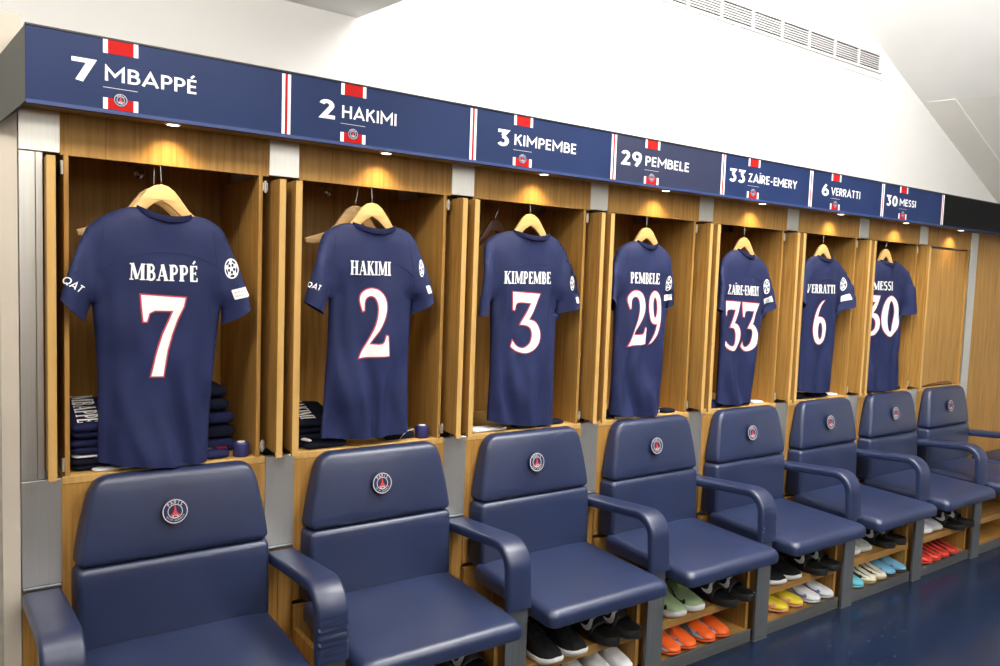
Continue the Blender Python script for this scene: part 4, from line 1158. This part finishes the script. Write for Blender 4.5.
def put_shoe(name, kind, cols, loc, rz, label, cat, group, mirror=False, rx=0):
    key = (kind,) + tuple(c.name if c else None for c in cols)
    if key not in shoe_cache: shoe_cache[key] = make_shoe(kind, cols)
    t = thing(name, label, cat, loc, rz, group)
    t.rotation_euler = (rx, 0, rz)
    for it in shoe_cache[key]:
        o = bpy.data.objects.new(it[0], it[1]); COL.objects.link(o); o.parent = t
        if len(it) > 2: o.location = it[2]
    return t

def slide_meshes():
    s = Last(.285, [(0, .014), (.04, .030), (.15, .037), (.35, .036), (.6, .044), (.78, .049), (.9, .042), (.97, .026), (1, .012)], H_SNEAK, .0)
    US = [i / 24 for i in range(25)]
    def out(g, zf):
        R = [(prof(s.W, u) + g, s.L * (.5 - u), zf(u)) for u in US]; return R + [(-x, y, z) for x, y, z in R[::-1]]
    top = lambda u: .026 + .010 * max(0, 1 - u * 2.4) + .004 * max(0, (u - .85) / .15) + .003
    bm = bmesh.new(); loft(bm, [out(-.003, lambda u: 0), out(.001, lambda u: .006), out(.001, lambda u: top(u) - .004), out(-.002, top), out(-.009, lambda u: top(u) - .003)])
    bmesh.ops.recalc_face_normals(bm, faces=bm.faces[:])
    me1 = bpy.data.meshes.new('footbed'); bm.to_mesh(me1); bm.free(); me1.materials.append(M['rubber'])
    me1.polygons.foreach_set('use_smooth', [True] * len(me1.polygons))
    bm = bmesh.new(); rings = []
    def sp(u, a, r): # strap surface
        w = prof(s.W, u) + .003; h = .064 - .024 * (u - .36) / .36
        c, sn = cos(a), sin(a)
        return Vector(((w + r) * (abs(c) ** .6) * (1 if c >= 0 else -1), s.L * (.5 - u), .012 + (h + r) * (abs(sn) ** .8)))
    A = [pi * i / 16 for i in range(17)]
    for i in range(11):
        u = .38 + .34 * i / 10; b = .0025 * sin(pi * i / 10)
        rings.append([sp(u, a, .0025 + b) for a in A] + [sp(u, a, -.0025) for a in A[::-1]])
    loft(bm, rings); bmesh.ops.recalc_face_normals(bm, faces=bm.faces[:])
    me2 = bpy.data.meshes.new('strap'); bm.to_mesh(me2); bm.free(); me2.materials.append(M['rubber'])
    me2.polygons.foreach_set('use_smooth', [True] * len(me2.polygons))
    bm = bmesh.new()
    poly_mesh(bm, [[[(x, y) for x, y in SWOOSH]]], lambda x, y: sp(.70 - .30 * y, radians(158 - 112 * x), .0066), .08)
    me3 = bpy.data.meshes.new('white_mark'); bm.to_mesh(me3); bm.free(); me3.materials.append(M['white'])
    o = bpy.data.objects.new('tmp', me3); face_front(o, (0, -.4, 1)); bpy.data.objects.remove(o)
    return [('footbed', me1), ('strap', me2), ('white_mark', me3)]
SL = slide_meshes()
def put_slide(loc, rz, label):
    t = thing('slide_sandal', label, 'sandal', loc, rz, 'black slide sandals on the upper shoe shelves')
    for nm, me in SL:
        o = bpy.data.objects.new(nm, me); COL.objects.link(o); o.parent = t

SM = lambda n, c, r=.45: mat(n, c, r)
orange = SM('boot_orange', (244, 104, 40), .4); yellow = SM('boot_yellow', (226, 206, 44)); whiteb = SM('boot_white', (226, 228, 232)); blue = SM('boot_sky_blue', (112, 172, 204))
violet = SM('mark_violet', (110, 112, 170)); cyan = SM('boot_cyan', (96, 178, 196)); cream = SM('boot_cream', (228, 226, 204)); redb = SM('boot_red', (206, 56, 40)); darkm = SM('mark_black', (30, 28, 32))
green = SM('sneaker_mint', (170, 196, 150), .7); lime = SM('lace_lime', (172, 212, 92), .7); paleg = SM('sneaker_pale', (196, 204, 196), .6); pink = SM('mark_pink', (226, 150, 130)); icy = SM('sole_ice', (190, 208, 224)); gold = SM('sole_gold', (190, 160, 90)); lilac = SM('sneaker_lilac_white', (222, 222, 236), .5)
ZL, ZU = .0505, .2055
BZ = ZL + .009          # boots stand on their studs
BG = 'football boots on the lower shoe shelves'; SG = 'trainers on the upper shoe shelves'
def boots(k, xs, cols, labels, ty=-.285, rz=0.0):
    for x, l in zip(xs, labels):
        x = min(x + .022, .570); ty_ = ty - .010
        put_shoe('football_boot', 'boot', cols, (k * P + x, ty_ + .139, BZ), rz, l, 'boot', BG)
def trainers(k, xs, kind, cols, labels, ty=-.285, rz=0.0, name='trainer'):
    for x, l in zip(xs, labels):
        x += .024; ty_ = ty - .010
        put_shoe(name, kind, cols, (k * P + x, ty_ + .145, ZU), rz, l, 'shoe', SG)
def slides(k, xs, labels, ty=-.315):
    for x, l in zip(xs, labels): put_slide((k * P + x, ty + .126, ZU), .13, l)

ord_ = {1: 'second', 2: 'third', 3: 'fourth', 4: 'fifth', 5: 'sixth', 6: 'seventh', 7: 'eighth'}
for k, n in ((1, '2'), (2, '3'), (3, '29'), (4, '33'), (5, '6'), (6, '30')):
    slides(k, (.446, .556), ('black slide sandal left of its pair under the jersey %s seat' % n, 'black slide sandal nearest the steel post right of the jersey %s seat' % n), {1: -.30, 2: -.318, 3: -.322, 4: -.312, 5: -.275, 6: -.318}[k])
slides(7, (), ())
trainers(1, (.156, .266), 'knit', (M['black'], M['solewhite'], M['black'], None), ('black knit trainer at the left under the jersey 2 seat', 'black knit trainer second from the left under the jersey 2 seat'), -.29)
trainers(2, (.165, .276), 'knit', (M['black'], M['solewhite'], M['black'], None), ('black knit trainer nearest the post under the jersey 3 seat', 'black knit trainer second from the post under the jersey 3 seat'), -.325)
boots(2, (.155,), (yellow, gold, yellow, darkm), ('yellow football boot at the left of the lower shelf under jersey 3',))
boots(2, (.254, .350), (whiteb, icy, whiteb, darkm), ('white football boot right of the yellow one under jersey 3', 'white football boot second from the yellow one under jersey 3'))
boots(2, (.452, .550), (whiteb, icy, whiteb, None), ('plain white football boot third from the yellow one under jersey 3', 'plain white football boot at the right of the shelf under jersey 3'))
trainers(3, (.166, .271), 'sneaker', (green, M['solewhite'], lime, darkm), ('mint green running shoe with lime laces nearest the post', 'mint green running shoe with lime laces, right one of the pair'), -.295)
boots(3, (.158, .247, .362, .448), (orange, orange, None, violet), ('orange football boot nearest the left post under jersey 29', 'orange football boot second from the left post', 'orange football boot third from the left post', 'orange football boot at the right end of the orange row'), -.287)
trainers(4, (.155, .266), 'knit', (M['black'], M['solewhite'], M['black'], None), ('black knit trainer nearest the post under the jersey 33 seat', 'black knit trainer second from the post under the jersey 33 seat'), -.295)
boots(4, (.190, .300), (yellow, pink, yellow, pink), ('yellow football boot nearest the post under jersey 33', 'yellow football boot beside the white pair under jersey 33'), -.275, .42)
boots(4, (.430, .535), (whiteb, icy, whiteb, violet), ('white football boot next to the yellow pair under jersey 33', 'white football boot at the right of the shelf under jersey 33'), -.284, .22)
trainers(5, (.153, .256), 'sneaker', (paleg, M['solewhite'], paleg, None), ('pale grey trainer nearest the post under the jersey 6 seat', 'pale grey trainer with its toe showing under the jersey 6 seat'), -.258)
boots(5, (.156,), (cyan, cyan, None, None), ('cyan boot half hidden by the post under jersey 6',), -.288)
boots(5, (.262, .358), (cream, gold, cream, darkm), ('cream football boot next to the cyan one under jersey 6', 'cream football boot next to the blue pair under jersey 6'), -.290)
boots(5, (.440, .543), (blue, darkm, None, violet), ('sky blue football boot next to the cream pair under jersey 6', 'sky blue football boot at the right of the shelf under jersey 6'), -.286, .12)
trainers(6, (.182, .290), 'sneaker', (lilac, M['solewhite'], lilac, None), ('white trainer nearest the post under the jersey 30 seat', 'white trainer with its toe showing under the jersey 30 seat'), -.27)
boots(6, (.152, .242, .335, .440), (redb, redb, darkm, darkm), ('red and black boot nearest the post under jersey 30', 'red and black boot second from the post under jersey 30', 'red and black boot third from the post under jersey 30', 'red and black boot at the right end under jersey 30'), -.298)


# ------------------------------------------------------------------ lights, world, camera
def area(name, loc, rot, sx, sy, e, col=(1, 1, 1)):
    L = bpy.data.lights.new(name, 'AREA'); L.shape = 'RECTANGLE'; L.size = sx; L.size_y = sy; L.energy = e; L.color = col
    o = bpy.data.objects.new(name, L); COL.objects.link(o); o.location = loc; o.rotation_euler = rot; return o
area('ceiling_and_fill_panel', (2.6, -1.0, 3.66), (0, 0, 0), 2.4, .7, 112, (1, .985, .96))
area('ceiling_and_fill_panel', (-.1, -.70, 2.42), (radians(38), 0, 0), 2.0, .25, 27, (1, .95, .89))  # added, unseen: tilted to brighten the left part of the back wall
area('added_upward_fill', (2.7, -2.2, 2.4), (pi, 0, 0), 2.4, .6, 185, (1, .985, .96))  # added fill without a known fitting; brightens the raked ceiling and wall
area('ceiling_and_fill_panel', (2.2, -4.1, 3.66), (radians(-25), 0, 0), 2.4, .6, 230, (1, .985, .96))  # added fill behind the camera, bounced off the front wall
area('added_wall_fill', (.2, -4.0, 2.42), (radians(-55), 0, 0), 2.4, .3, 75, (1, .97, .93))  # added so the upper metal plates reflect a brighter wall
area('added_upward_fill', (0.0, -2.0, 2.1), (pi, 0, 0), 1.6, .4, 40, (1, .95, .88))  # second added upward fill, under the low ceiling

w = bpy.data.worlds.new('World'); scene.world = w; w.use_nodes = True
w.node_tree.nodes['Background'].inputs[0].default_value = (.9, .95, 1, 1); w.node_tree.nodes['Background'].inputs[1].default_value = .5

F, yaw, pit, roll = 772.7555, .6121, .0712, .0351
fw = Vector((sin(yaw) * cos(pit), cos(yaw) * cos(pit), -sin(pit)))
ri = Vector((cos(yaw), -sin(yaw), 0)); up = ri.cross(fw)
r2 = ri * cos(roll) + up * sin(roll); u2 = -ri * sin(roll) + up * cos(roll)
cam = bpy.data.cameras.new('camera'); co = bpy.data.objects.new('camera', cam); COL.objects.link(co)
cam.sensor_width = 36; cam.sensor_fit = 'HORIZONTAL'; cam.lens = F * 36 / 1000; cam.clip_start = .02
mw = Matrix((r2, u2, -fw)).transposed().to_4x4(); mw.translation = Vector((-.2146 * P, -3.4637 * P, .8933 * P + .916))
co.matrix_world = mw
scene.camera = co
vs = scene.view_settings
vs.view_transform = 'Standard'; vs.look = 'None'; vs.exposure = 0; vs.gamma = 1; vs.use_curve_mapping = False
